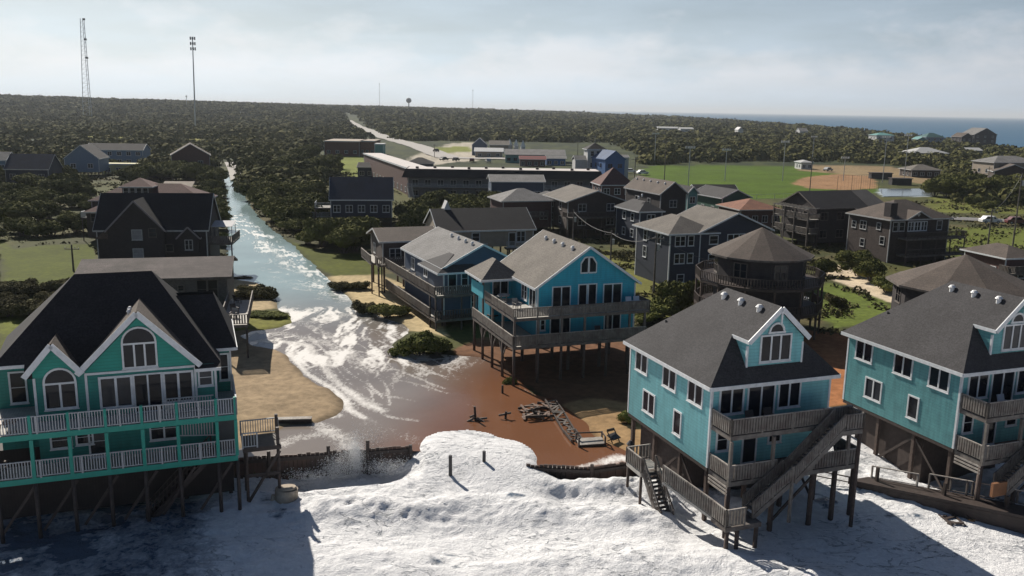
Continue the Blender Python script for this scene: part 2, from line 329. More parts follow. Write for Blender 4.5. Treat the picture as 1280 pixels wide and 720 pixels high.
SHORE = np.array([(-400,-40),(-120,22),(-60,45),(-30,54.2),(-17.1,57.7),(-7.3,60.0),(1.2,57.2),(5.8,56.9),(9.5,58.3),(14,60.5),(20,63.5),(26,65.5),(34,67),(48,71),(90,84),(220,120),(900,320)], float)
def shore_y(X): return np.interp(X, SHORE[:,0], SHORE[:,1])
CHAN = pxpoly([(281,212),(280,225),(284,240),(287,262),(288,285),(287,300),(286,315),(284,330),(283,345),(300,348),(322,352),(340,360),(346,372),(350,385),(366,393),(368,402),(352,409),(318,413),(306,418),
   (318,430),(350,434),(362,442),(385,468),(414,484),(431,496),(434,508),(424,519),(398,528),(360,532),(344,540),(330,548),(300,562),(290,585),(420,600),(560,620),(700,600),(806,583),(800,574),(775,562),(745,548),(716,520),(700,508),(688,500),(664,492),(640,470),(600,447),(560,443),(500,442),(487,430),(508,415),(500,404),(470,394),(447,388),(432,372),(420,356),(404,345),(388,328),(366,308),(345,291),(326,275),(312,258),(304,243),(298,230),(293,212)])
def ground_h(X, Y):
    a = X/np.maximum(Y, 1)
    h = 1.5+.35*(fbm(X, Y, 14, 4)-.5)+sstep(Y, 90, 160)*1.2*(fbm(X, Y, 40, 4)-.5)
    ridge = np.interp(a, [-1.2,-.57,-.36,-.18,-.05,.1,.3], [27,28,21,15.5,12,5,1.5])
    h = h+ridge*sstep(Y, 900, 1900)+sstep(Y,500,1200)*5*(fbm(X, Y, 260, 4)-.5)
    dc = np.interp(a, [-1,-.045,0,.144,.323,.458,.56,.8], [60000,9000,4300,2600,1500,900,640,560])
    h = h*(1-sstep(Y, .94*dc, 1.02*dc))-3*sstep(Y, .96*dc, 1.05*dc)
    near = (Y < 330)&(X > -130)&(X < 60)
    dd = np.zeros(X.shape); ins = np.zeros(X.shape, bool)
    ins[near] = inside(CHAN, X[near], Y[near]); dd[near] = dist(CHAN, X[near], Y[near])
    sd_ = np.where(ins, -dd, dd)
    k = near*1.0
    h = h-k*(.55*sstep(-sd_, -1.2, 1.6))-k*0
    flat = near*(1-sstep(dd, 2, 12)); h = h*(1-flat)+flat*(1.5-.55*sstep(-sd_, -1.2, 1.6)+.12*(fbm(X,Y,3,3)-.5)*2)
    s_ = Y-shore_y(X); lin = (X > 9.4)|(X < -30)
    drop = np.where(X > 12, sstep(s_, -8, 3), (s_ > .0)*1.0)
    h = h*drop-1.6*(1-drop)
    return h
# --- surface zones
def Zc(*c): return np.array(c8(*c))
ZONES = [  # polygon in photo pixels on the ground, colour, edge softness in metres
 ([(0,300),(20,312),(60,306),(118,305),(120,345),(90,356),(50,362),(0,372)], Zc(72,80,18), 1.5),
 ([(0,395),(40,392),(45,440),(0,450)], Zc(98,104,38), 1.5),
 ([(345,292),(372,302),(400,316),(430,316),(470,318),(478,345),(412,345),(392,332),(368,312)], Zc(74,80,18), 1.2),
 ([(404,345),(478,343),(520,360),(560,420),(505,412),(500,404),(447,388),(420,356)], Zc(176,158,122), .8),
 ([(283,315),(318,318),(325,345),(283,345)], Zc(168,152,120), .6),
 ([(283,345),(346,350),(350,385),(280,392)], Zc(170,152,120), .6),
 ([(283,388),(368,390),(370,405),(320,412),(283,416)], Zc(112,112,52), .6),
 ([(286,415),(318,412),(352,432),(434,480),(440,520),(330,560),(286,570)], Zc(146,127,102), .6),
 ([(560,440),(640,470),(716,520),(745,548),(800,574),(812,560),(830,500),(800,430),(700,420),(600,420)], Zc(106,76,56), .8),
 ([(700,505),(735,498),(800,505),(815,570),(785,566),(745,548)], Zc(150,122,88), .8),
 ([(740,310),(790,316),(835,350),(900,366),(905,392),(820,400),(780,380)], Zc(98,98,46), 1.5),
 ([(1030,352),(1110,372),(1125,402),(1040,412),(1020,380)], Zc(92,104,44), 1.2),
 ([(1020,330),(1060,332),(1150,362),(1160,384),(1110,378),(1040,352)], Zc(196,180,156), .8),
 ([(1000,412),(1070,420),(1075,500),(1030,510),(990,440)], Zc(158,106,70), .8),
 ([(1165,246),(1280,250),(1290,268),(1180,266),(1160,256)], Zc(96,100,46), 3),
 ([(1195,285),(1300,285),(1300,330),(1190,335),(1180,300)], Zc(92,100,42), 2),
 ([(825,240),(800,216),(812,208),(900,206),(1000,208),(1090,216),(1100,240),(1060,246),(930,250)], Zc(68,90,4), 3),
 ([(990,229),(1010,222),(1050,218),(1095,221),(1096,236),(1050,238),(1010,236)], Zc(140,108,78), 2),
 ([(1000,206),(1110,208),(1180,216),(1170,232),(1100,222),(1000,213)], Zc(130,112,84), 3),
 ([(1100,236),(1165,238),(1166,247),(1100,247)], Zc(150,160,166), 2),
 ([(560,180),(600,178),(600,200),(520,210),(505,200)], Zc(168,160,146), 4),
 ([(545,184),(585,183),(592,189),(545,192)], Zc(112,118,48), 3),
 ([(415,192),(447,192),(500,236),(440,232),(420,212)], Zc(104,112,44), 3),
 ([(60,168),(200,152),(330,158),(420,170),(400,186),(290,196),(230,182),(80,182)], Zc(120,118,48), 8),
]
def zone_colour(X, Y):
    n1 = fbm(X, Y, 7, 5); n2 = fbm(X, Y, 45, 4); n3 = fbm(X, Y, 1.6, 4)
    base = Zc(62,64,40)*(1-n2[...,None]*.0)+0
    t = sstep(n1, .42, .6)[...,None]; u = sstep(n2, .42, .62)[...,None]
    colr = base*(1-t)+Zc(84,78,52)*t; colr = colr*(1-.5*u)+Zc(78,82,36)*.5*u
    far = sstep(Y, 240, 420)[...,None]; colr = colr*(1-far)+(Zc(44,52,34)*(1-t*.5)+Zc(74,80,42)*.5*t)*far
    # surface zones laid over the scrub, with yellow-green marsh far left
    for P, c, e in ZONES:
        P = pxpoly(P); bb = (X > P[:,0].min()-e*3)&(X < P[:,0].max()+e*3)&(Y > P[:,1].min()-e*3)&(Y < P[:,1].max()+e*3)
        if not bb.any(): continue
        d = dist(P, X[bb], Y[bb]); ins = inside(P, X[bb], Y[bb]); sd_ = np.where(ins, d, -d)+e*2.2*(n1[bb]-.5)+e*.9*(n3[bb]-.5)
        k = sstep(sd_, -e*.5, e*.5)[...,None]; v = (.55+.42*n3[bb]+.48*fbm(X[bb]+9, Y[bb], 11, 4))[...,None]
        colr[bb] = colr[bb]*(1-k)+c*v*k
    # wet margin along the flood
    nb = (Y < 180)&(X > -80)&(X < 40); d = dist(CHAN, X[nb], Y[nb]); k = (1-sstep(d+1.2*(n1[nb]-.5), .1, 1.1))[...,None]
    colr[nb] = colr[nb]*(1-.45*k)
    return colr
def grid_mesh(name, X, Y, Z, m, keep=None, attrs=None, smooth=True):
    nr, nc = X.shape; V_ = np.stack([X, Y, Z], -1).reshape(-1, 3).astype(np.float32)
    idx = np.arange(nr*nc).reshape(nr, nc); F_ = np.stack([idx[:-1,:-1], idx[:-1,1:], idx[1:,1:], idx[1:,:-1]], -1).reshape(-1, 4)
    if keep is not None:
        kk = keep.reshape(-1); F_ = F_[kk[F_].all(1)]
    me = bpy.data.meshes.new(name); me.vertices.add(len(V_)); me.vertices.foreach_set('co', V_.ravel())
    me.loops.add(F_.size); me.loops.foreach_set('vertex_index', F_.ravel().astype(np.int32)); me.polygons.add(len(F_))
    me.polygons.foreach_set('loop_start', np.arange(0, F_.size, 4, dtype=np.int32)); me.polygons.foreach_set('loop_total', np.full(len(F_), 4, np.int32))
    me.update(calc_edges=True); me.validate()
    if smooth: me.polygons.foreach_set('use_smooth', np.ones(len(me.polygons), bool))
    for k, (ty, d) in (attrs or {}).items():
        a = me.attributes.new(k, ty, 'POINT')
        if ty == 'FLOAT_COLOR': a.data.foreach_set('color', np.concatenate([d.reshape(-1,3), np.ones((len(V_),1))], 1).astype(np.float32).ravel())
        else: a.data.foreach_set('value', d.reshape(-1).astype(np.float32))
    me.materials.append(m); o = bpy.data.objects.new(name, me); COL.objects.link(o); return o
A_ = np.tan(np.concatenate([np.linspace(-1.15, -.62, 50)[:-1], np.linspace(-.62, .62, 620), np.linspace(.62, 1.15, 50)[1:]]))
Y_ = np.concatenate([np.linspace(20, 45, 20)[:-1], np.geomspace(45, 400, 420)[:-1], np.geomspace(400, 60000, 190)])
GX = A_[None,:]*Y_[:,None]; GY = np.repeat(Y_[:,None], len(A_), 1); GZ = ground_h(GX, GY)
gm = mat('ground_soil_and_grass', (1,1,1), rough=.95, var=.3, scale=1.3, bump=.5, attr='zone', spec=.15)
g = grid_mesh('ground', GX, GY, GZ, gm, attrs={'zone': ('FLOAT_COLOR', zone_colour(GX, GY))}); tag(g, kind='structure')

# --- open water: the sound beyond the land, and the deep sheet round everything
M_sea = mat('sea_water', (.05,.12,.20), rough=.7, var=.12, scale=.02, bump=.6, spec=.12); 
sea = grid_mesh('sea', *np.meshgrid(np.linspace(-40000, 40000, 9), np.linspace(300, 40000, 9)), np.full((9,9), -.6), M_sea); tag(sea, kind='structure')
# --- water node material with foam
def water_mat(name):
    m = bpy.data.materials.new(name); m.use_nodes = True; N = m.node_tree.nodes; L = m.node_tree.links; b = N['Principled BSDF']
    t = N.new('ShaderNodeTexCoord'); a = N.new('ShaderNodeAttribute'); a.attribute_name = 'hue'; f = N.new('ShaderNodeAttribute'); f.attribute_name = 'foam'
    mpn = N.new('ShaderNodeMapping'); L.new(t.outputs['Object'], mpn.inputs[0]); mpn.inputs['Rotation'].default_value = (0,0,-.5); mpn.inputs['Scale'].default_value = (1.5,.8,1)
    n = N.new('ShaderNodeTexNoise'); n.inputs['Scale'].default_value = 2.3; n.inputs['Detail'].default_value = 10; n.inputs['Roughness'].default_value = .75; n.inputs['Distortion'].default_value = .8; L.new(mpn.outputs[0], n.inputs['Vector'])
    s_ = N.new('ShaderNodeMath'); s_.operation = 'ADD'; L.new(f.outputs['Fac'], s_.inputs[0]); L.new(n.outputs['Fac'], s_.inputs[1])
    r = N.new('ShaderNodeMapRange'); r.inputs['From Min'].default_value = .86; r.inputs['From Max'].default_value = 1.30; L.new(s_.outputs[0], r.inputs['Value'])
    mx_ = N.new('ShaderNodeMix'); mx_.data_type = 'RGBA'; L.new(r.outputs[0], mx_.inputs[0]); L.new(a.outputs['Color'], mx_.inputs[6]); mx_.inputs[7].default_value = (.72,.7,.68,1)
    L.new(mx_.outputs[2], b.inputs['Base Color'])
    r2 = N.new('ShaderNodeMapRange'); r2.inputs['To Min'].default_value = .12; r2.inputs['To Max'].default_value = .8; L.new(r.outputs[0], r2.inputs['Value']); L.new(r2.outputs[0], b.inputs['Roughness'])
    b.inputs['IOR'].default_value = 1.33
    n2 = N.new('ShaderNodeTexNoise'); n2.inputs['Scale'].default_value = 2.2; n2.inputs['Detail'].default_value = 6; L.new(mpn.outputs[0], n2.inputs['Vector'])
    ad_ = N.new('ShaderNodeMath'); ad_.operation = 'ADD'; L.new(n2.outputs['Fac'], ad_.inputs[0]); L.new(r.outputs[0], ad_.inputs[1])
    bp = N.new('ShaderNodeBump'); bp.inputs['Strength'].default_value = .2; bp.inputs['Distance'].default_value = .06; L.new(ad_.outputs[0], bp.inputs['Height']); L.new(bp.outputs[0], b.inputs['Normal'])
    return m
fx, fy = np.meshgrid(np.arange(-46, 16, .2), np.concatenate([np.arange(54, 125, .2), np.arange(125, 330, 1.2)]))
sk = sstep(fy, 110, 320)*.0; shx = fx-sstep(fy, 100, 330)*0
FX = fx+np.interp(fy, [54,100,158,230,330], [0,-2,-24,-62,-104]); FY = fy
def pl_mask(lines):
    q = np.zeros(FX.shape)
    for pts, wd, st in lines:
        d = dist(pxpoly(pts), FX, FY, False); q = np.maximum(q, st*np.exp(-(d/wd)**2))
    return q
foam = pl_mask([
 ([(300,425),(345,424),(385,430),(400,452),(425,480),(455,502),(478,512)], .9, .75), ([(300,420),(350,415),(400,425),(440,440),(455,455)], 1.6, .62),
 ([(352,408),(400,400),(430,392),(480,392)], 1.8, .62), ([(370,400),(400,412),(430,425)], 1.6, .6), ([(430,425),(440,410),(425,400)], .5, .62),
 ([(362,440),(385,466),(414,483),(432,497),(436,510),(455,520)], .6, .85), ([(436,505),(450,500),(470,512),(490,520),(520,524)], .5, .62),
 ([(455,497),(470,505)], .9, .6), ([(440,455),(480,470),(520,478),(560,490)], .4, .6), ([(405,438),(440,446),(500,462),(555,484)], .35, .66), ([(420,432),(460,440),(500,450),(545,466),(560,470)], .3, .7),
 ([(500,448),(530,449),(560,446),(600,443)], .25, .75), ([(450,463),(500,474),(520,480)], .3, .5), ([(455,470),(470,490),(520,500)], .5, .5),
 ([(325,300),(350,320),(390,345),(430,368),(460,388),(500,402)], 2.2, .55), ([(335,312),(365,335),(400,350),(430,360)], 3.6, .5), ([(345,345),(390,365),(420,375)], 3, .42),
 ([(360,520),(395,522),(425,518)], .8, .66), ([(345,555),(370,545),(400,540),(430,542)], 1.5, .58), ([(400,530),(430,548),(440,560)], 1.4, .7), ([(290,250),(292,290),(296,310)], .8, .35),
 ([(430,480),(440,510),(470,530),(520,548)], 2.2, .42), ([(560,500),(590,505),(600,512)], .4, .4), ([(515,470),(560,485),(600,480)], 1.2, .36),
 ([(690,582),(720,583),(745,577)], .5, .8), ([(756,576),(775,570),(800,574)], .9, .9), ([(640,478),(690,502),(718,520)], .2, .5)])
rs = random.Random(4); ln = []
for k in range(34):       # thin lacy strands fanning out of the street
    a = rs.random(); b_ = min(1, max(0, a+rs.uniform(-.12, .12))); x0, y0 = 345+a*130, 412-a*16+rs.uniform(-8, 14); x1, y1 = 400+b_*190, 528-b_*62; s0, s1 = rs.uniform(0, .5), rs.uniform(.6, 1.05); pts = []
    for j in range(9):
        u = s0+(s1-s0)*j/8; pts.append((x0+(x1-x0)*u+(14*math.sin(u*5+k)), y0+(y1-y0)*(u**1.15)+3*math.sin(u*11+k*2)))
    ln.append((pts, rs.uniform(.12, .3), rs.uniform(.46, .6)))
for k in range(26):       # wind-blown froth along the right bank of the street
    u = rs.random(); cx, cy = 345+u*105+rs.uniform(-34, 12), 318+u*66+rs.uniform(-8, 8); ln.append(([(cx-10-12*u, cy-2), (cx, cy+rs.uniform(-2,2)), (cx+12+12*u, cy+rs.uniform(-3,3))], rs.uniform(.25, .6), rs.uniform(.42, .56)))
foam = np.maximum(foam*.80, pl_mask(ln)*.95)
P0 = np.array(at(372, 372, 1.4)[:2]); wx = FX+1.6*(fbm(FX, FY, 5, 4)-.5)*2; wy = FY+1.6*(fbm(FX+40, FY, 5, 4)-.5)*2
ph = np.arctan2(wx-P0[0], -(wy-P0[1])); rr_ = np.hypot(wx-P0[0], wy-P0[1])
stk = .5*fbm(ph*rr_.clip(8, 40)*.9+50, rr_*.22, .55, 5, .65)+.5*fbm(ph*rr_.clip(8, 40)*.9+50, rr_*.25, 1.5, 4, .6)
env = np.exp(-((rr_-14)/9)**2)*.9+.75*np.exp(-((rr_-26)/14)**2)*(1-sstep(ph, .5, 1.0))+.25*np.exp(-((rr_-25)/14)**2); env *= 1-sstep(FY, 103, 112)
env2 = sstep(FY, 104, 116)*(1-sstep(FY, 190, 260))*np.exp(-((FX-np.interp(FY, [104,125,158,230], [-17,-28,-46,-80]))/4.5)**2)
stk2 = .55*fbm(FX*1.0+FY*.5, FY*.5-FX*.3, .6, 5, .66)+.45*fbm(FX*1.0+FY*.5, FY*.55-FX*.3, 2.0, 4, .62)
foam = np.maximum(foam, .66*np.clip(env*1.15,0,1)**.6*sstep(stk, .40, .62)+.16*env); foam = np.maximum(foam, .66*env2**.7*sstep(stk2, .42, .62)+.1*env2)
foam = foam+.26*(fbm(FX, FY, 6, 5)-.5)+.16*(fbm(FX, FY, 1.2, 4)-.5)
tx = sstep(FX-.25*(FY-60)+1.5*(fbm(FX,FY,5,3)-.5), -13.5, -5.0); ty = 1-sstep(FY, 80, 105)
hue = (Zc(120,112,106)*np.ones(FX.shape+(1,)))*(1-(tx*ty)[...,None])+Zc(108,74,54)*(tx*ty)[...,None]
sky_tint = sstep(FY, 92, 125)[...,None]; hue = hue*(1-sky_tint)+Zc(128,148,150)*sky_tint  # sky reflection painted in: upstream water gets a bluish base colour
hue *= (.9+.4*fbm(FX, FY, 6, 4))[...,None]
keep = (FY > shore_y(FX)+.05)&(inside(CHAN, FX, FY)|(dist(CHAN, FX, FY) < 1.6))
wat = grid_mesh('flood_water', FX, FY, np.full(FX.shape, 1.36)+.03*fbm(FX, FY, 2, 4), water_mat('muddy_flood_water'), keep, {'hue': ('FLOAT_COLOR', hue), 'foam': ('FLOAT', foam)}); tag(wat, kind='structure')

# --- the surf: churned foam in front of the bulkheads
SX, SY = np.meshgrid(np.arange(-62, 78, .2), np.arange(20, 76, .16))
def sea_h(X, Y):
    sh = shore_y(X); d = sh-Y
    wob = 2.2*(fbm(X, Y, 9, 3)-.5); trough = .8*np.exp(-((Y-(shore_y(X)-1.6))/1.5)**2)*(X < -6)*(X > -40)
    h = .25+.36*(fbm(X, Y, 8, 6, .5)-.5)*2
    rgh = .35+1.1*np.exp(-((Y-53.5-.12*(X+3))/4.2)**2); h = h+.4*sstep(-X, 15, 19)+.16*rgh*(np.abs(fbm(X+3, Y*1.3, 2.2, 6, .62)-.5)*-4+.5)
    for (x0, y0, x1, y1, amp, wd) in ((-12,52.5,9,50.5,.8,1.6), (3,55.6,15,52,.95,1.2), (-17,54.2,-6,55.6,.3,1.3), (2,47,20,42,.6,2.2), (-16,46,4,44,.45,2.4), (18,60,28,55,.7,1.6)):
        P = np.array([(x0,y0),((x0+x1)/2,(y0+y1)/2+1),(x1,y1)], float); dd = dist(P, X, Y+wob, False)
        h = h+amp*np.exp(-(dd/wd)**2)*(.55+.9*fbm(X, Y, 1.5, 4, .7))
    h = h-trough
    # run-up through the gap between the bulkheads and over the beach on the right
    gap = np.exp(-((X-(-2.3))/5.4)**6); ru = sstep(d, 8, -1)*gap
    h = h*(1-.85*ru)+1.7*ru-.35*sstep(d, -1.5, -5.5)*gap
    h = h+.4*np.exp(-((X+10.8)/1.9)**2-((Y-57.9)/1.1)**2)*(.4+1.2*fbm(X, Y, .8, 4, .7)); k2 = sstep(X, 11, 15); h = h+k2*sstep(d, 10, -2)*1.0+.55*sstep(X, 2, 9)
    return h
SZ = sea_h(SX, SY); sh = shore_y(SX); gapm = pxpoly([(490,620),(509,563),(523,547),(548,538),(585,535),(612,539),(625,545),(650,550),(672,562),(690,578),(700,620)], 1.5)
_b = (SY > sh-1.5)&(SX > -9)&(SX < 4); _d = dist(gapm, SX, SY); _lim = 1.36+.42*np.clip(_d, 0, 3)**.7+.1*(fbm(SX, SY, .7, 4)-.5); SZ = np.where(_b&inside(gapm, SX, SY)&(SY > sh-.3), np.minimum(SZ, _lim), SZ)
kp = (SY < sh-.12) | inside(gapm, SX, SY)
kp &= ~((SX > 12)&(SY > sh+1)); kp |= (SX > 12)&(SY < sh+4)
shade = .5+0*SX
dens = 1.0+.0*SX-.30*np.exp(-((SX+9.5)/3.2)**2-((SY-56.6)/1.3)**2)-.26*np.exp(-((SX-.5)/2.6)**2-((SY-53.2)/.9)**2)-.2*np.exp(-((SX-11)/4)**2-((SY-50.5)/1.0)**2)-.75*(1-sstep(SX+.35*(SY-50)+4*(fbm(SX,SY,8,4)-.5), -20, -15.0))*sstep(SY, 30, 45) - .25*np.exp(-((SX+9)/4)**2-((SY-57)/1.6)**2)
dens = dens+.16*(fbm(SX, SY, 3.5, 5)-.5)+(3.4+2.2*np.exp(-((SY-54.5)/3.4)**2))*np.minimum(fbm(SX, SY*1.4, 3.6, 7, .64)-.415, 0)*(1-.8*np.exp(-((SX+2.3)/5.4)**6)*(SY > 55))
def foam_mat():
    m = bpy.data.materials.new('sea_foam'); m.use_nodes = True; N = m.node_tree.nodes; L = m.node_tree.links; b = N['Principled BSDF']
    t = N.new('ShaderNodeTexCoord'); a = N.new('ShaderNodeAttribute'); a.attribute_name = 'dens'
    def noise(s_, d, rg, dist_=0):
        n = N.new('ShaderNodeTexNoise'); n.inputs['Scale'].default_value = s_; n.inputs['Detail'].default_value = d; n.inputs['Roughness'].default_value = rg; n.inputs['Distortion'].default_value = dist_; L.new(t.outputs['Object'], n.inputs['Vector']); return n.outputs['Fac']
    def mr(x, a0, a1, b0, b1):
        q = N.new('ShaderNodeMapRange'); L.new(x, q.inputs['Value'])
        for k, v in zip(('From Min','From Max','To Min','To Max'), (a0,a1,b0,b1)): q.inputs[k].default_value = v
        return q.outputs[0]
    def ma(op, x, y):
        q = N.new('ShaderNodeMath'); q.operation = op
        for i, z in enumerate((x, y)):
            if isinstance(z, (int, float)): q.inputs[i].default_value = z
            else: L.new(z, q.inputs[i])
        return q.outputs[0]
    n1 = noise(.55, 9, .62, 1.2); n2 = noise(2.6, 8, .7, .6); n3 = noise(.16, 4, .5)
    # thin dark rifts where the foam has opened
    mpn = N.new('ShaderNodeMapping'); L.new(t.outputs['Object'], mpn.inputs[0]); mpn.inputs['Rotation'].default_value = (0,0,.5); mpn.inputs['Scale'].default_value = (.55,1.2,1); nr_ = N.new('ShaderNodeTexNoise'); nr_.inputs['Scale'].default_value = .6; nr_.inputs['Detail'].default_value = 10; nr_.inputs['Roughness'].default_value = .6; nr_.inputs['Distortion'].default_value = 1.0; L.new(mpn.outputs[0], nr_.inputs['Vector'])
    rift = ma('ABSOLUTE', ma('SUBTRACT', nr_.outputs['Fac'], .5), 0); rift = mr(rift, 0, .02, 1, 0); rift = ma('MULTIPLY', rift, mr(n3, .44, .54, .05, .85)); rift = ma('MULTIPLY', rift, mr(n2, .42, .56, 0, 1)); speck = mr(noise(2.4, 8, .75, .4), .63, .70, 0, .6); rift = ma('MAXIMUM', rift, speck)
    open_ = mr(ma('ADD', ma('MULTIPLY', a.outputs['Fac'], 1.0), ma('MULTIPLY', ma('ADD', n1, n2), .55)), .72, 1.02, 1, 0)
    f = ma('MAXIMUM', rift, open_)
    mx_ = N.new('ShaderNodeMix'); mx_.data_type = 'RGBA'; L.new(f, mx_.inputs[0]); mx_.inputs[7].default_value = (.10,.14,.20,1)  # rift and open-water colour, with the blue of shaded foam painted in
    g_ = N.new('ShaderNodeMix'); g_.data_type = 'RGBA'; L.new(mr(n2, .35, .65, 0, 1), g_.inputs[0]); g_.inputs[6].default_value = (.70,.70,.72,1); g_.inputs[7].default_value = (.86,.86,.87,1)
    L.new(g_.outputs[2], mx_.inputs[6]); L.new(mx_.outputs[2], b.inputs['Base Color'])
    L.new(mr(f, 0, 1, .85, .25), b.inputs['Roughness'])
    n4 = noise(9, 6, .7, .3)
    hh = ma('ADD', ma('MULTIPLY', n1, 1.0), ma('MULTIPLY', n2, .6)); hh = ma('ADD', ma('SUBTRACT', hh, ma('MULTIPLY', rift, .35)), ma('MULTIPLY', n4, .3))
    bp = N.new('ShaderNodeBump'); bp.inputs['Strength'].default_value = .9; bp.inputs['Distance'].default_value = .28; L.new(hh, bp.inputs['Height']); L.new(bp.outputs[0], b.inputs['Normal'])
    b.inputs['Specular IOR Level'].default_value = .2
    return m
M_foam = foam_mat()
surf = grid_mesh('surf', SX, SY, SZ, M_foam, kp, {'dens': ('FLOAT', dens)}); tag(surf, kind='structure')
oc_x, oc_y = np.meshgrid(np.linspace(-700, 900, 90), np.linspace(-500, 110, 60))
oc = grid_mesh('ocean', oc_x, oc_y, np.full(oc_x.shape, -.75)+.4*(fbm(oc_x, oc_y, 30, 3)-.5), M_foam, None, {'dens': ('FLOAT', np.full(oc_x.shape, .8))}); tag(oc, kind='structure')

# ================================================================== THE HOUSES
T20 = rad(20); T24 = rad(24)
M_roof_g = mat('grey_asphalt_shingles', (.040,.038,.041), rough=.9, kind='shingle', scale=3, bump=.3)
M_roof_d = mat('charcoal_shingles', (.022,.021,.024), rough=.85, kind='shingle', scale=3, bump=.25, spec=.3)
M_roof_b = mat('brown_shingles', (.085,.066,.055), rough=.9, kind='shingle', scale=3, bump=.3)
M_roof_t = mat('tan_grey_shingles', (.13,.115,.10), rough=.9, kind='shingle', scale=3, bump=.3)
M_roof_l = mat('pale_grey_shingles', (.165,.16,.158), rough=.9, kind='shingle', scale=3, bump=.3)
M_roof_n = mat('navy_roofing', (.02,.028,.05), rough=.8, kind='shingle', scale=3, bump=.2)
M_roof_r = mat('rust_roofing', (.2,.085,.05), rough=.85, kind='shingle', scale=2, bump=.3)
M_teal = mat('teal_lap_siding', (.17,.45,.49), rough=.65, kind='siding', var=.12, scale=1.0, bump=.6, dirt=.14)
M_teal2 = mat('faded_teal_lap_siding', (.115,.34,.36), rough=.7, kind='siding', var=.16, scale=1.0, bump=.6, dirt=.2)
M_green = mat('sea_green_lap_siding', (.018,.22,.19), rough=.6, kind='siding', var=.1, scale=1.0, bump=.6, dirt=.14)
M_greenp = mat('sea_green_paint', (.012,.27,.21), rough=.55, var=.1, scale=2, bump=.1)
M_turq = mat('turquoise_lap_siding', (.02,.34,.48), rough=.6, kind='siding', var=.1, scale=1.0, bump=.6, dirt=.14)
M_slat = mat('weathered_board_rail', (.17,.155,.14), rough=.85, var=.35, scale=4, bump=.3, tint=(.11,.09,.08))
M_silver = mat('silvered_deck_boards', (.40,.38,.35), rough=.8, kind='deck', var=.2, scale=2, bump=.2)
M_wrail = mat('white_balusters', (.36,.38,.40), rough=.5, var=.1, scale=3, bump=0)

def furniture_chair(x, y, z, rz, m, label, group='chairs on the decks'):
    t = thing('deck_chair', label, 'chair', (x, y, z), rz, group)
    MB().box(-.3,.3,-.28,.28,.36,.42).build('seat', m, t); MB().bar((0,.26,.4),(0,.45,.98),.58,.05).build('backrest', m, t)
    for sx_ in (-1,1):
        for sy_ in (-1,1): MB().box(sx_*.27-.03,sx_*.27+.03,sy_*.24-.03,sy_*.24+.03,0,.36).build('leg', m, t)
        MB().box(sx_*.31-.04,sx_*.31+.04,-.3,.3,.58,.62).bar((sx_*.31,-.27,.42),(sx_*.31,-.27,.58),.05,.05).build('armrest', m, t)
    return t
def furniture_table(x, y, z, m, label):
    t = thing('patio_table', label, 'table', (x, y, z), 0)
    MB().tube((0,0,.68),(0,0,.73),.6,.6,14).build('tabletop', m, t)
    for i in range(4):
        a = i*math.pi/2+.7; MB().tube((.42*math.cos(a),.42*math.sin(a),0),(.3*math.cos(a),.3*math.sin(a),.68),.025,.025,6).build('leg', m, t)
    return t
def loc2w(O, th, x, y): return (O[0]+x*math.cos(th)-y*math.sin(th), O[1]+x*math.sin(th)+y*math.cos(th))

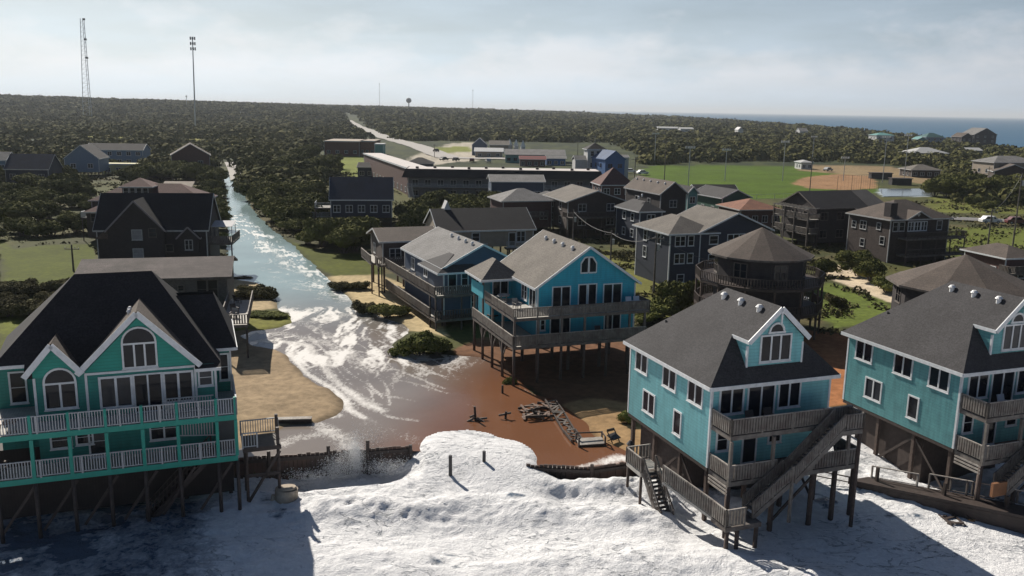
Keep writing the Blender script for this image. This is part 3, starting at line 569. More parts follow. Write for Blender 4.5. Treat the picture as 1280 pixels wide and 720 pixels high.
# ---------------------------------------------------- teal twins on piles (C and its neighbour D)
def teal_house(label, O, siding, right):
    h = thing('beach_house', label, 'house', (O[0], O[1], 0), T20); foot(O, T20, -2, 11, -4, 12)
    W_, L_, zf, E_ = 8.8, 10.6, 4.5, 9.85; R_ = 14.25; xm = W_/2+.22; yr = 6.0; sL = (R_-E_)/xm
    # body with the upper gable room in front
    b = MB(); b.box(0, W_, 0, L_, zf, E_); wb = b.build('wall', siding, h)
    d0, d1, y0 = 2.55, 2*xm-2.55, .35; zd = E_+sL*d0
    g_ = MB(); g_.prism([(d0,y0,E_+.12),(d1,y0,E_+.12),(d1,y0,zd),(xm,y0,R_-.02),(d0,y0,zd)], (0,3.2,0)); g_.build('gable_wall', siding, h)
    o = .38; ez = E_-sL*o*.6; zh = 1.35; P = (d0-.12, (zd-E_)/zh, zd-.05); P2 = (2*xm-d0+.12, P[1], zd-.05)
    e0 = (-o, -o, ez); e1 = (W_+o, -o, ez)
    r = MB(); rd = MB()
    roof_poly(r, [e0, (P[0],P[1],P[2]), (P[0], y0-o, P[2]), (xm, y0-o, R_), (xm, yr, R_), (-o, L_+o, ez)], .17)
    roof_poly(r, [e1, (W_+o, L_+o, ez), (xm, yr, R_), (xm, y0-o, R_), (P2[0], y0-o, P2[2]), (P2[0],P2[1],P2[2])], .17)
    roof_poly(r, [(-o, L_+o, ez), (xm, yr, R_), (W_+o, L_+o, ez)], .17)
    roof_poly(rd, [e0, e1, (P2[0],P2[1],P2[2]), (P[0],P[1],P[2])], .16)
    ro = r.build('roof', M_roof_g, h); rd.build('roof_skirt', M_roof_g, ro)
    f = MB(); fascia(f, [(e0[0]-.03,e0[1],ez),(-o-.03,L_+o,ez)], h=.24); fascia(f, [(e0[0],e0[1]-.03,ez),(e1[0],e1[1]-.03,ez)], h=.24); fascia(f, [(e1[0]+.03,e1[1],ez),(e1[0]+.03,L_+o,ez)], h=.24)
    fascia(f, [(P[0]-.03,y0-o-.03,P[2]),(xm,y0-o-.03,R_),(P2[0]+.03,y0-o-.03,P2[2])], h=.3, w_=.07); fascia(f, [(P[0]-.03,y0-o,P[2]),(P[0]-.03,P[1],P[2])], h=.22)
    f.bar((xm, y0-o-.04, R_-.9), (xm, y0-o-.04, R_-.1), .1, .08); f.build('fascia', M_white, ro)
    for q in ((-.025,.12,-.025,.12,zf+.01,E_-.25),(W_-.12,W_+.025,-.025,.12,zf+.01,E_-.25),(-.025,.12,L_-.12,L_+.025,zf+.01,E_-.25),(d0-.02,d0+.1,y0-.03,y0+.1,E_+.5,zd-.3),(d1-.1,d1+.02,y0-.03,y0+.1,E_+.5,zd-.3)): MB().box(*q).build('corner_trim', M_white, h)
    WW = WALLS(0, W_, 0, L_); G = {'F': (0, y0, 1, 0, 0, -1)}
    for a in (1.0, 4.85, 8.05): window(h, WW['L'], a, 8.15, 1.55, 1.4, 2, False)
    for a in (2.3,): window(h, WW['L'], a, 5.55, 1.5, 1.35, 2, False)
    window(h, WW['L'], 6.5, 5.4, .8, 1.45, 1, False)
    window(h, WW['F'], .65, 7.95, 1.55, 1.65, 2, False); door(h, WW['F'], 2.65, 7.35, 1.85, 2.15); window(h, WW['F'], 4.9, 7.95, 1.5, 1.65, 2, False)
    window(h, G['F'], xm-1.05, 10.95, 2.1, 1.55, 3, sash=False)
    # fanlight in the gable
    f = MB(); p = MB(); K = 12; r_ = .46; zc = 12.78
    for i in range(K):
        u0, u1 = math.pi*i/K, math.pi*(i+1)/K; q = lambda rr, u, oo: (xm+rr*math.cos(u), y0-oo, zc+rr*math.sin(u))
        f.hexa([q(r_,u0,0), q(r_+.13,u0,0), q(r_+.13,u1,0), q(r_,u1,0), q(r_,u0,.07), q(r_+.13,u0,.07), q(r_+.13,u1,.07), q(r_,u1,.07)])
    f.box(xm-r_-.18, xm+r_+.18, y0-.08, y0, zc-.12, zc); p.prism([(xm+r_*math.cos(math.pi*i/K), y0-.022, zc+r_*math.sin(math.pi*i/K)) for i in range(K+1)], (0,.02,0))
    fo = f.build('fanlight', M_white, h); p.build('pane', M_pane, fo)
    window(h, WW['F'], .6, 5.6, .7, 1.3, 1); window(h, WW['F'], 4.4, 5.7, .8, .9, 1); door(h, WW['F'], 2.5, 4.55, .9, 2.05, n=1)
    # roof vents along the ridge, a soil pipe lower down
    vents(h, [(xm-.55, y, R_-sL*.55+.1) for y in (1.5, 3.5, 5.4)])
    MB().tube((1.6,8.6,E_+sL*1.6),(1.6,8.6,E_+sL*1.6+.4),.06,.06,8).build('soil_pipe', M_dark, h)
    # covered decks in front
    z1, z0 = 7.3, 4.45
    deck(h, .1, 8.8, -2.1, 0-.01, z1, [((.1,-2.1),(8.8,-2.1)), ((.1,-2.1),(.1,-.1))], M_slat, M_woodd, posts=[], step=.19, bw=.13, mt=M_woodl, rh=1.05, fasc=M_slat)
    deck(h, .1, 9.6, -2.2, -.01, z0, [((.1,-2.2),(3.4,-2.2)), ((6.0,-2.2),(9.6,-2.2)), ((.1,-2.2),(.1,-.1)), ((9.6,-2.2),(9.6,-.1))], M_slat, M_woodd, step=.19, bw=.13, mt=M_woodl, rh=1.05, fasc=M_slat)
    st = MB()
    for k in range(3): st.box(.05,.1,-2.15,-.1,z0-.42-.22*k,z0-.3-.22*k)
    st.build('edge_slat', M_woodl, h)
    for x in (.12, 3.1, 6.0, 8.7): MB().box(x-.09,x+.09,-2.28,-2.1,z0,z1-.28).build('post', M_slat, h)
    for x, y in ((.2,-2.05),(3.4,-2.05),(6.3,-2.05),(8.0,-2.05),(9.45,-2.05)): MB().tube((x,y,-1),(x,y,z0-.28),.17,.16,8).build('piling', M_pile, h, True)
    pilings(h, [(x,y) for x in (.3,3.1,5.9,8.5) for y in (.4,3.6,7,10.2)], -1, zf-.2)
    fl = MB(); fl.box(.02,W_-.02,.02,L_-.02,zf-.25,zf-.003); fl.build('floor_frame', M_woodd, h)
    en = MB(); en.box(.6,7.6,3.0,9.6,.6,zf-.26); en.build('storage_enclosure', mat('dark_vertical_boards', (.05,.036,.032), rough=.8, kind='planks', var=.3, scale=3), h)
    cb = MB()
    for (p_, q_) in (((.3,.4,1.0),(.3,3.6,4.0)),((.3,7,1.0),(.3,3.6,4.0)),((3.2,-2.05,1.2),(6.2,-2.05,3.9)),((8.5,.4,1.0),(8.5,3.6,4.0))): cb.bar(p_, q_, .08, .18)
    cb.build('cross_brace', M_woodd, h)
    # stairs from the upper deck down across the front
    stairs(h, (3.9,-2.9,z0), (7.2,-2.9,z1), 1.0, (0,1,0), M_slat, M_slat, step=.2, bw=.12)
    MB().box(3.6,3.76,-3.5,-3.36,z0-2.5,z0+1.1).build('post', M_slat, h)
    stairs(h, (1.1,-2.9,2.6), (3.7,-2.9,z0), 1.0, (0,1,0), M_slat, M_slat, step=.2, bw=.12)
    deck(h, 7.2, 8.6, -3.4, -2.15, z1, [((7.2,-3.4),(8.6,-3.4)),((8.6,-3.4),(8.6,-2.2))], M_slat, M_slat, posts=[(8.5,-3.3)], pz=-1, pw=.24, step=.19, bw=.13, fasc=M_slat)
    return h
OC = at(883.7, 585.1, 4.5)[:2]
hC = teal_house('teal beach house on piles over the surf, nearest the collapsed boardwalk and short bulkhead', OC, M_teal, True)
OD = at(1191.6, 561.3, 4.5)[:2]
hD = teal_house('faded teal beach house cut by the right edge of the photo, above the broken boardwalk', OD, M_teal2, True)
# ladder stair, landing and boardwalk hanging off the left of C
t = thing('boardwalk', 'grey walkway with board rails wrapping the front corner pile of the near teal house', 'walkway', (OC[0], OC[1], 0), T20)
deck(t, -1.15, 1.3, -4.0, -2.5, 2.6, [((-1.15,-4.0),(.1,-4.0)), ((-1.15,-4.0),(-1.15,-2.5))], M_slat, M_wood, posts=[(-.9,-3.8),(-.2,-3.8),(1.1,-3.8)], pz=-1, pw=.26, step=.2, bw=.14, mt=M_woodl, rh=1.1)
wk = MB(); wk.prism([(-1.15,-2.5,2.6),(-.0,-2.5,2.6),(-1.0,1.6,3.2),(-2.1,1.6,3.2)], (0,0,-.18)); wk.build('walkway_floor', M_silver, t)
r = MB(); railing(r, (-1.15,-2.6), (-2.1,1.6,3.2), 2.6, h=1.1, step=.19, bw=.14, mt=1); r.build('railing', [M_slat, M_woodl], t)
t = thing('beach_stairs', 'narrow wooden stair dropping from the teal house landing into the foam beside the short bulkhead', 'stairs', (OC[0], OC[1], 0), T20)
deck(t, -2.7, -1.0, 3.4, 5.4, 3.1, [((-2.7,3.4),(-2.7,5.4)), ((-2.7,5.4),(-1.0,5.4))], M_slat, M_silver, posts=[(-2.6,3.5),(-2.6,5.3),(-1.2,3.5)], pz=-1, pw=.2, step=.24, bw=.1, mt=M_woodl)
stairs(t, (-2.1,.9,.5), (-2.1,3.4,3.1), .9, (1,0,0), M_wood, M_wood, step=.25)
t = thing('grill', 'dark round kettle grill standing under the near teal house', 'grill', (*loc2w(OC, T20, -.2, 9.6), 1.5), 0)
MB().tube((0,0,.7),(0,0,.95),.12,.3,10).tube((0,0,.95),(0,0,1.2),.3,.1,10).build('bowl', M_dark, t)
for i in range(3): a = i*2.1; MB().tube((.3*math.cos(a),.3*math.sin(a),0),(.15*math.cos(a),.15*math.sin(a),.75),.02,.02,6).build('leg', M_dark, t)
for k, (x, y, z) in enumerate(((2.2,-1.2,7.3),(3.6,-1.1,7.3))):
    p = loc2w(OC, T20, x, y); furniture_chair(p[0], p[1], z, T20, M_woodd, ['dark chair on the upper deck by the glass door of the near teal house', 'dark chair right of the door on the near teal house upper deck'][k])
p = loc2w(OC, T20, 9.0, -1.2); furniture_chair(p[0], p[1], 4.45, 1.2, M_dark, 'dark chair at the right end of the lower deck of the near teal house')
p = loc2w(OD, T20, 2.6, -1.2); furniture_chair(p[0], p[1], 7.3, T20, mat('pale_plastic', (.45,.45,.48), .5, .1), 'pale chair on the upper deck of the teal house at the right edge')

# ---------------------------------------------------- A: green house on the left
OA = at(296, 521, 6.9)[:2]; foot(OA, T20, -15, 1, 0, 13)
h = hA = thing('beach_house', 'sea green two-storey beach house with black roof, arched windows and white railed decks', 'house', (OA[0], OA[1], 0), T20)
XL, XR = -11.4, -1.15
b = MB(); b.box(XL, XR, 2.2, 12.6, 4.3, 9.85); b.build('wall', M_green, h)
b = MB(); b.box(XR+.003, -.05, 5, 12.4, 4.3, 9.9); b.build('side_wing_wall', M_green, h)
MB().box(-19, XL-.003, 5.4, 12.3, 1.2, 4.29).build('added_dark_wall', mat('under_house_shade', (.03,.022,.02), rough=.8, kind='planks', var=.3), h)  # dark wall added to stand in for the blackness behind the lower deck
b = MB(); b.box(-14, XL-.003, 5.4, 12.4, 4.3, 9.9); b.build('rear_wing_wall', M_green, h)
b = MB(); b.prism([(-8.72,2.14,9.8),(-2.2,2.14,9.8),(-5.46,2.14,13.1)], (0,2.6,0)); b.prism([(XL,2.12,9.8),(-8.8,2.12,9.8),(-8.8,2.12,10.15),(-10.23,2.12,11.66),(XL,2.12,10.45)], (0,1.4,0)); b.build('gable_wall', mat('bright_green_gable_siding', (.008,.25,.20), rough=.6, kind='siding', var=.1, bump=.4), h)
r = MB(); e = 9.72; ry, rz_ = 7.4, 14.9; fo_ = 2.32; bo = 12.95
pl_ = lambda y: e+(y-fo_)*(rz_-e)/(ry-fo_)
a0, a1 = -14.6, -.75; p, q = (-9.35, ry, rz_), (-4.7, ry, rz_)
roof_poly(r, [(-11.9,fo_,e),(a1,fo_,e),(q[0],q[1],q[2]),(p[0],p[1],p[2]),(a0+1.0,2.9,pl_(2.9)),(-11.9,2.9,pl_(2.9))], .16)
roof_poly(r, [(-2.3,1.8,e-.2),(a1,1.8,e-.2),(a1,fo_+.3,e+.12),(-2.3,fo_+.3,e+.12)], .16); roof_poly(r, [(a1,fo_,e),(a1,bo,e),q], .16); roof_poly(r, [(a1,bo,e),(a0,bo,e),p,q], .16); roof_poly(r, [(a0,bo,e),(a0+1.0,2.9,pl_(2.9)),p], .16)
# lower hip over the right wing
w0, w1 = -3.6, .35; y0_, y1_ = 4.55, 12.8; zr = 13.1; yc = 7.5
roof_poly(r, [(w0,y0_,10.0),(w1,y0_,10.0),(-.9,yc,zr),(w0,yc,zr)], .16); roof_poly(r, [(w1,y0_,10.0),(w1,y1_,10.0),(-.9,yc+1,zr),(-.9,yc,zr)], .16); roof_poly(r, [(w1,y1_,10.0),(w0,y1_,10.0),(w0,yc+1,zr),(-.9,yc+1,zr)], .16)
ro = r.build('roof', M_roof_d, h)
def cross_gable(x0, x1, zp, y0, yb, ez):
    xm = (x0+x1)/2; r = MB(); f = MB()
    roof_poly(r, [(x0,y0,ez),(xm,y0,zp),(xm,yb,zp),(x0,y0+.4,ez)], .17); roof_poly(r, [(xm,y0,zp),(x1,y0,ez),(x1,y0+.4,ez),(xm,yb,zp)], .17)
    g_ = r.build('gable_roof', M_roof_b, ro); fascia(f, [(x0,y0-.04,ez),(xm,y0-.04,zp),(x1,y0-.04,ez)], h=.34, w_=.08); f.build('rake_trim', M_white, g_)
cross_gable(-8.98, -1.95, 13.42, 1.75, 6.2, 9.85); cross_gable(-11.8, -8.66, 11.78, 1.72, 4.4, 9.9)
f = MB(); fascia(f, [(-2.3,1.77,e-.2),(a1,1.77,e-.2)], h=.2); fascia(f, [(w0+2.6,y0_-.03,10.0),(w1,y0_-.03,10.0)], h=.2); fascia(f, [(w1+.03,y0_,10.0),(w1+.03,y1_,10.0)], h=.2); fascia(f, [(a0+1,2.87,pl_(2.9)),(-11.9,2.87,pl_(2.9))], h=.2); f.build('fascia', M_white, ro)
for x in (XL, -8.6, -2.35, XR): MB().box(x-.02,x+.12,2.15,2.2,7.06,9.75).build('corner_trim', M_white, h)
MB().box(-8.6,-2.3,2.08,2.13,9.72,9.86).build('band_trim', M_white, h); MB().box(-.14,-.02,4.96,5.0,7.06,9.9).build('corner_trim', M_white, h)
WA = {'F': (0, 2.2, 1, 0, 0, -1), 'G': (0, 2.14, 1, 0, 0, -1), 'W': (0, 5.0, 1, 0, 0, -1), 'L': (0,5.4,1,0,0,-1)}
window(h, WA['G'], -6.35, 10.05, 1.8, 1.4, 3, False, True, pm_=M_pane); window(h, WA['G'], -10.78, 7.85, 1.6, 1.45, 2, False, True, pm_=M_pane, t=.12)
window(h, WA['F'], -7.75, 7.6, 1.65, 1.8, 2, False, t=.14); door(h, WA['F'], -5.85, 7.1, 1.5, 2.35); window(h, WA['F'], -4.1, 7.6, 1.55, 1.8, 2, False, t=.14); window(h, WA['F'], -2.05, 8.5, .7, .95, 1)
window(h, WA['W'], -.72, 7.9, .45, 1.7, 1); window(h, WA['L'], -13.2, 7.4, .8, 1.9, 1)
for (a, z, w_, hh, n) in ((-10.7,5.3,1.0,.9,1),(-9.3,5.4,.8,.8,1),(-8.6,4.5,.9,1.9,1),(-5.1,5.2,1.5,1.3,2)): window(h, WA['F'], a, z, w_, hh, n)
en = MB(); en.box(-1.1,-.1,1.2,4.9,4.4,6.7); en.build('service_enclosure', mat('dark_grey_panel', (.05,.055,.06), .7, .15), h)
MB().box(-15.3,-.3,2.5,2.62,.9,4.28).build('added_dark_boards', mat('under_house_shade', (.03,.022,.02), rough=.8, kind='planks', var=.3), h)  # dark boards added for the gloom beneath the floor, hiding the stilts
b = MB()
for k in range(6): b.bar((-13.4+k*2.2,.05,1.0),(-11.4+k*2.2,.05,3.9),.08,.16)
b.build('cross_brace', M_woodd, h)
# decks
for z, nm in ((7.05,'u'),(4.35,'l')):
    x0 = -15.5; x1 = 0 if z > 5 else -.05
    rl = [((x0,0),(x1,0))] + ([((x1,0),(x1,5))] if z > 5 else []) 
    deck(h, x0, x1, 0, 2.19 if z < 5 else 2.19, z, rl, M_wrail, M_silver, step=.15, bw=.05, rh=1.08, fasc=M_greenp, th=.34)
    if z > 5:
        d = MB(); d.box(XR+.01,x1-.003,2.2,4.99,z-.2,z-.01); d.box(x0,XL-.01,2.2,5.39,z-.2,z-.01); d.build('deck_floor', M_silver, h)
r = MB(); railing(r, (-15.4,2.3), (-15.4,5.3), 7.05, bw=.05); r.build('railing', M_wrail, h); r = MB(); railing(r, (-4.2,1.2), (-1.3,1.2,7.05), 7.05, bw=.05, post=0); r.build('railing', M_wrail, h)
for x in (-15.4,-13.4,-11.43,-9.43,-7.44,-5.45,-3.47,-1.2,-.08): MB().box(x-.1,x+.1,-.06,.14,4.36,6.7).box(x-.08,x+.08,-.05,.12,7.06,8.2).build('post', M_greenp, h)
for x in (-15.4,-13.4,-11.43,-9.43,-7.44,-5.45,-3.47,-1.2,-.08): MB().tube((x,.05,-1),(x,.05,4.0),.12,.11,8).build('piling', M_woodd, h, True)
pilings(h, [(x,y) for x in (-13.5,-10,-6.5,-3.3,-.5) for y in (3.5,)], -1, 4.3)
r = MB(); railing(r, (-3.4,.9,5.6), (-1.3,.9,5.4), 5.6, bw=.05, post=0); r.build('railing', M_wrail, h)
stairs(h, (-5.6,1.0,.2), (-1.6,1.0,4.3), 1.1, (0,1,0), M_woodd, M_woodd, step=.35)
vents(h, [(-6.0,4.7,12.86),(-6.0,3.9,12.86)], .11)
p = loc2w(OA, T20, -12.7, .7); furniture_table(p[0], p[1], 7.05, mat('rusty_round_table', (.16,.10,.07), .6, .3), 'small round brown table on the left of the green house upper deck')
for k, (x, lab) in enumerate(((-13.4,'dark reclining chair at the left end of the green house lower deck'),(-14.3,'dark chair beside the recliner on the green house lower deck'))):
    p = loc2w(OA, T20, x, 1.0); furniture_chair(p[0], p[1], 4.35, 2.8+k, M_dark, lab)
# wooden landing right of A
t = thing('stair_landing', 'dark timber landing on piles between the green house and the long bulkhead', 'landing', (OA[0], OA[1], 0), T20)
deck(t, .3, 2.7, 1.0, 3.4, 4.35, [((.3,3.4),(2.7,3.4)), ((.3,1),(1.2,1))], M_wrail, M_woodd, posts=[(.5,1.2),(2.5,1.2),(.5,3.2)], pz=-1, pw=.2, fasc=M_woodd)
MB().box(2.4,2.6,1.1,1.3,4.36,5.5).box(2.5,2.7,3.1,3.3,4.36,5.7).build('post', M_woodd, t)
b = MB(); b.bar((.4,1.1,2.4),(2.6,1.1,2.4),.1,.2); b.bar((.4,1.1,.4),(2.6,1.1,3.9),.1,.18); b.build('brace', M_woodd, t)

# ---------------------------------------------------- E: turquoise house in the middle
OE = at(641, 480, 1.6)[:2]; foot(OE, T20, -1, 15, -1, 14)
h = hE = thing('beach_house', 'turquoise gabled house with wraparound two-level deck and four vents on its tan roof', 'house', (OE[0], OE[1], 0), T20)
wall_body(h, 3.2, 13.35, 2.5, 13.5, 4.95, 9.95, M_turq, 'v', .68); _, R_ = gable_roof(3.2, 13.35, 2.5, 13.5, 9.95, .68, 'v', .4, .16, M_roof_t, M_white, h)
corner_trim(h, 3.2, 13.35, 2.5, 13.5, 4.96, 9.8, M_white)
b = MB(); b.box(.9, 3.19, 9.4, 13.2, 4.95, 9.75); b.build('side_wing_wall', M_turq, h); hip_roof(-.1, 3.6, 8.4, 13.2, 9.75, .75, .35, .16, M_roof_t, M_white, h, part='wing_roof')
WE = {'F': (0, 2.5, 1, 0, 0, -1), 'L': (3.2, 0, 0, 1, -1, 0), 'S': (0, 9.4, 1, 0, 0, -1)}
for c, w_ in ((7.5,.75),(8.35,.75)):    # tall twin lights in the gable with slanted heads
    f = MB(); p = MB(); lo, hi = 11.0, 12.35; o1 = (c-.0, c+w_); s1, s2 = (hi-.45, hi+.15) if c < 8 else (hi+.15, hi-.45)
    p.prism([(o1[0],2.475,lo),(o1[1],2.475,lo),(o1[1],2.475,s2),((o1[0]+o1[1])/2,2.475,max(s1,s2)-.08),(o1[0],2.475,s1)], (0,.02,0))
    pts = [(o1[0],2.46,lo),(o1[1],2.46,lo),(o1[1],2.46,s2),((o1[0]+o1[1])/2,2.46,max(s1,s2)-.05),(o1[0],2.46,s1)]
    for i in range(5): f.bar(pts[i], pts[(i+1) % 5], .08, .13)
    fo = f.build('window', M_white, h); p.build('pane', M_pane, fo)
door(h, WE['F'], 4.75, 7.75, 1.7, 2.0); door(h, WE['F'], 7.4, 7.75, .75, 2.1, n=1); door(h, WE['F'], 8.4, 7.75, .75, 2.1, n=1); door(h, WE['F'], 10.0, 7.75, 1.8, 2.0, n=2)
door(h, WE['F'], 4.6, 5.05, 1.9, 2.0, n=2); door(h, WE['F'], 10.2, 5.05, 1.6, 2.0, n=2); window(h, WE['F'], 3.6, 5.8, .35, .9, 1)
door(h, WE['L'], 2.9, 7.75, 1.5, 2.0, n=2); window(h, WE['L'], 5.2, 8.1, 1.3, 1.5, 2); door(h, WE['S'], 1.2, 7.75, 1.5, 2.0, n=2)
deck(h, 0, 13.6, 0, 2.49, 7.65, [((0,0),(13.6,0)), ((13.6,0),(13.6,2.4))], M_slat, M_silver, step=.16, bw=.1, mt=M_wood, rh=.9, fasc=M_wood)
deck(h, 0, 3.19, 2.5, 8.38, 7.64, [((0,2.5),(0,8.3)),((0,0.02),(0,2.5))], M_slat, M_silver, step=.16, bw=.1, mt=M_woodl, rh=.9, fasc=M_wood)
deck(h, -.05, 13.3, -.05, 2.49, 5.05, [((-.05,-.05),(13.3,-.05)), ((-.05,-.05),(-.05,2.5))], M_slat, M_silver, step=.17, bw=.12, mt=M_woodl, rh=1.0, fasc=M_wood)
deck(h, -.05, 3.19, 2.5, 12.2, 5.04, [((-.05,2.5),(-.05,12.2))], M_slat, M_silver, step=.17, bw=.12, mt=M_woodl, rh=1.0, fasc=M_wood)
b = MB(); b.box(-.12,-.05,8.6,12.4,7.7,9.0); b.build('deck_screen', mat('turquoise_canvas', (.05,.36,.45), .8, .1), h)
for x, y in [(x, .1) for x in (.1,2.4,4.7,7,9.3,11.6,13.2)]+[(.1,y) for y in (3.2,6.2,9.2,12)]:
    MB().box(x-.09,x+.09,y-.09,y+.09,5.06,9.6 if (x < .2 and y > 8) else 7.38).build('post', M_wood, h); MB().tube((x,y,.8),(x,y,4.76),.14,.14,8).build('piling', M_pile, h, True)
pilings(h, [(x,y) for x in (3.5,6.7,10,13) for y in (3,7,12.5)], .8, 4.95)
br = MB()
for y in (3.2,6.2,9.2): br.bar((.1,y,3.3),(.1,y+1.1,4.8),.1,.14); br.bar((.1,y,3.3),(.1,y-1.1,4.8),.1,.14)
br.build('knee_brace', M_wood, h)
vents(h, [(8.27-.9, y, 12.9) for y in (4.2,6.6,8.8,11.0)], .14)
fl = MB(); fl.box(3.25,13.3,2.55,13.4,4.7,4.94); fl.build('floor_frame', M_woodd, h)
for k, (x, y, z, rz_, m_, lab) in enumerate(((.8,5.4,7.64,1.9,M_dark,'dark chair on the upper left deck of the turquoise house'),(1.6,3.6,7.64,.6,M_woodl,'pale wooden chair on the upper left deck corner of the turquoise house'),(12.2,1.3,7.65,.3,mat('white_plastic', (.7,.7,.72), .5, .05),'white chair at the right end of the turquoise house upper deck'),(13.0,1.3,7.65,.2,mat('white_plastic', (.7,.7,.72), .5, .05),'white chair in the far right corner of the turquoise house upper deck'),(9.0,1.2,5.05,.3,M_dark,'dark chair in the middle of the turquoise house lower deck'))):
    p = loc2w(OE, T20, x, y); furniture_chair(p[0], p[1], z, rz_, m_, lab)
p = loc2w(OE, T20, 1.5, 7.0); furniture_table(p[0], p[1], 7.64, M_woodl, 'pale round table on the upper left deck of the turquoise house')
p = loc2w(OE, T20, 1.2, 9.5); furniture_table(p[0], p[1], 5.04, M_woodd, 'dark round table on the lower left deck of the turquoise house')

# ---------------------------------------------------- generic neighbour on piles
def house(name, label, O, th, W_, L_, zf, E_, roof, cols, wins=(), decks=(), extra=None, g0=1.2, pil=True, tw=.11, cat='house', vt=(), part_m=None, wdark=None):
    """O: front left corner on the ground plan. roof: (kind, pitch, overhang). cols: (wall, roof, trim). wins: (face, a, z, w, h, n[, kind])"""
    h = thing(name, label, cat, (O[0], O[1], 0), th); foot(O, th, -1, W_+1, -1.5, L_+1)
    wm, rm, tm = cols; kind, s, o = roof
    wall_body(h, 0, W_, 0, L_, zf, E_, wm, {'v': 'v', 'u': 'u'}.get(kind), s)
    if kind in 'vu': gable_roof(0, W_, 0, L_, E_, s, kind, o, .16, rm, tm, h)
    elif kind == 'hip': hip_roof(0, W_, 0, L_, E_, s, o, .16, rm, tm, h)
    else:
        r = MB(); r.box(-o, W_+o, -o, L_+o, E_+.003, E_+.3+s); r.build('roof', rm, h)
        f = MB(); f.box(-o-.05, W_+o+.05, -o-.05, -o-.003, E_-.02, E_+.36+s); f.build('fascia', tm, h)
    corner_trim(h, 0, W_, 0, L_, zf, E_-.15, tm)
    WW = WALLS(0, W_, 0, L_)
    for q in wins:
        k = q[6] if len(q) > 6 else 'window'
        if k == 'door': door(h, WW[q[0]], q[1], q[2], q[3], q[4], tm, None, q[5])
        else: window(h, WW[q[0]], q[1], q[2], q[3], q[4], q[5], True, False, tm, None, tw)
    if pil and zf > 2.2:
        nx, ny = max(2, int(W_/3.5)+1), max(2, int(L_/4)+1)
        pilings(h, [(.2+(W_-.4)*i/(nx-1), .2+(L_-.4)*j/(ny-1)) for i in range(nx) for j in range(ny)], g0-.5, zf)
    for d in decks:
        (x0, x1, y0, y1, z), rails, style = d[:3]; fm_ = M_wood
        kw = {'w': dict(rm=M_wrail, step=.2, bw=.06), 's': dict(rm=M_wood, step=.24, bw=.13, mt=M_wood), 'l': dict(rm=M_wood, step=.24, bw=.13, mt=M_woodl), 'd': dict(rm=M_woodd, step=.3, bw=.1, mt=M_wood)}[style]
        R_ = {'f': ((x0,y0),(x1,y0)), 'l': ((x0,y0),(x0,y1)), 'r': ((x1,y0),(x1,y1)), 'b': ((x0,y1),(x1,y1))}
        nps = max(1, int((x1-x0)/3)); posts = [(x0+.12+(x1-x0-.24)*i/nps, y0+.12) for i in range(nps+1)]
        deck(h, x0, x1, y0, y1, z, [R_[k] for k in rails], fm=M_silver if style in 'wl' else M_wood, posts=posts, pz=g0-.5, pw=.2, fasc=M_wood, **kw)
    if vt: vents(h, vt, .14)
    return h
P_blue = mat('slate_blue_siding', (.055,.085,.14), rough=.7, kind='siding', var=.12, bump=.3)
P_navy = mat('navy_siding', (.022,.03,.055), rough=.7, kind='siding', var=.15, bump=.3)
P_brown = mat('dark_brown_cedar', (.055,.04,.036), rough=.85, kind='shake', var=.25, scale=1)
P_shake = mat('weathered_cedar_shakes', (.10,.09,.085), rough=.85, kind='shake', var=.3, scale=1)
P_dk = mat('near_black_cedar', (.035,.029,.031), rough=.85, kind='shake', var=.25, scale=1)
P_grey = mat('grey_lap_siding', (.16,.165,.17), rough=.75, kind='siding', var=.15, bump=.3, dirt=.2)
P_lb = mat('pale_blue_siding', (.16,.23,.33), rough=.7, kind='siding', var=.1, bump=.3)
P_bb = mat('bright_blue_siding', (.04,.12,.30), rough=.7, kind='siding', var=.1, bump=.3)
P_wh = mat('white_siding', (.5,.5,.5), rough=.7, kind='siding', var=.1, bump=.3)
P_gr = mat('dark_green_siding', (.03,.10,.075), rough=.7, kind='siding', var=.12, bump=.3)
P_te = mat('pale_teal_siding', (.10,.27,.26), rough=.7, kind='siding', var=.12, bump=.3)
P_rd = mat('reddish_brown_siding', (.10,.05,.045), rough=.8, kind='siding', var=.2, bump=.3)
P_ye = mat('pale_yellow_siding', (.5,.47,.26), rough=.8, kind='siding', var=.15, bump=.3)
P_bk = mat('red_brown_brick', (.12,.055,.04), rough=.9, kind='brick', var=.2)
P_be = mat('beige_block', (.30,.25,.2), rough=.85, var=.15)
def row(face, z, hh, spec): return [(face, a, z, w_, hh, n) for (a, w_, n) in spec]
def gpt(px, py, z): return at(px, py, z)[:2]
# ---------------------------------------------------- F: grey-blue house with the big deck, left of the turquoise one
OF = at(545, 413, 1.6)[:2]; OF2 = loc2w(OF, T24, 1.6, 2.0)
hF = house('beach_house', 'slate blue house with long bleached deck rails and pale vented gable roof', OF2, T24, 9.4, 15, 2.6, 8.3, ('v', .5, .4), (P_blue, M_roof_l, M_white),
  [('F',2.2,6.1,.7,1.6,1),('F',4.0,6.0,1.5,1.7,2),('F',7.0,6.0,1.2,1.7,2),('F',.6,5.7,.9,2.0,1,'door'),('F',3.4,3.3,.5,1.5,1),('F',4.3,3.3,.5,1.5,1),('F',5.2,3.3,.5,1.5,1),('L',3,6.2,1.2,1.3,2),('L',8,6.2,1.2,1.3,2)],
  [((-1.7,10.8,-2,-.01,5.5),'flr','l'),((-1.7,-.01,-.01,18,5.49),'l','l'),((-1.7,10.8,-2.02,-.01,2.75),'fr','d'),((-1.7,-.01,-.01,18,2.74),'l','l')], vt=[(4.7-.7,y,10.45) for y in (1.4,3.6,6,8.4)])
hip_roof(-.6, 4.2, -.7, 5.5, 8.0, .55, .5, .16, M_roof_g, M_white, hF, part='porch_roof')
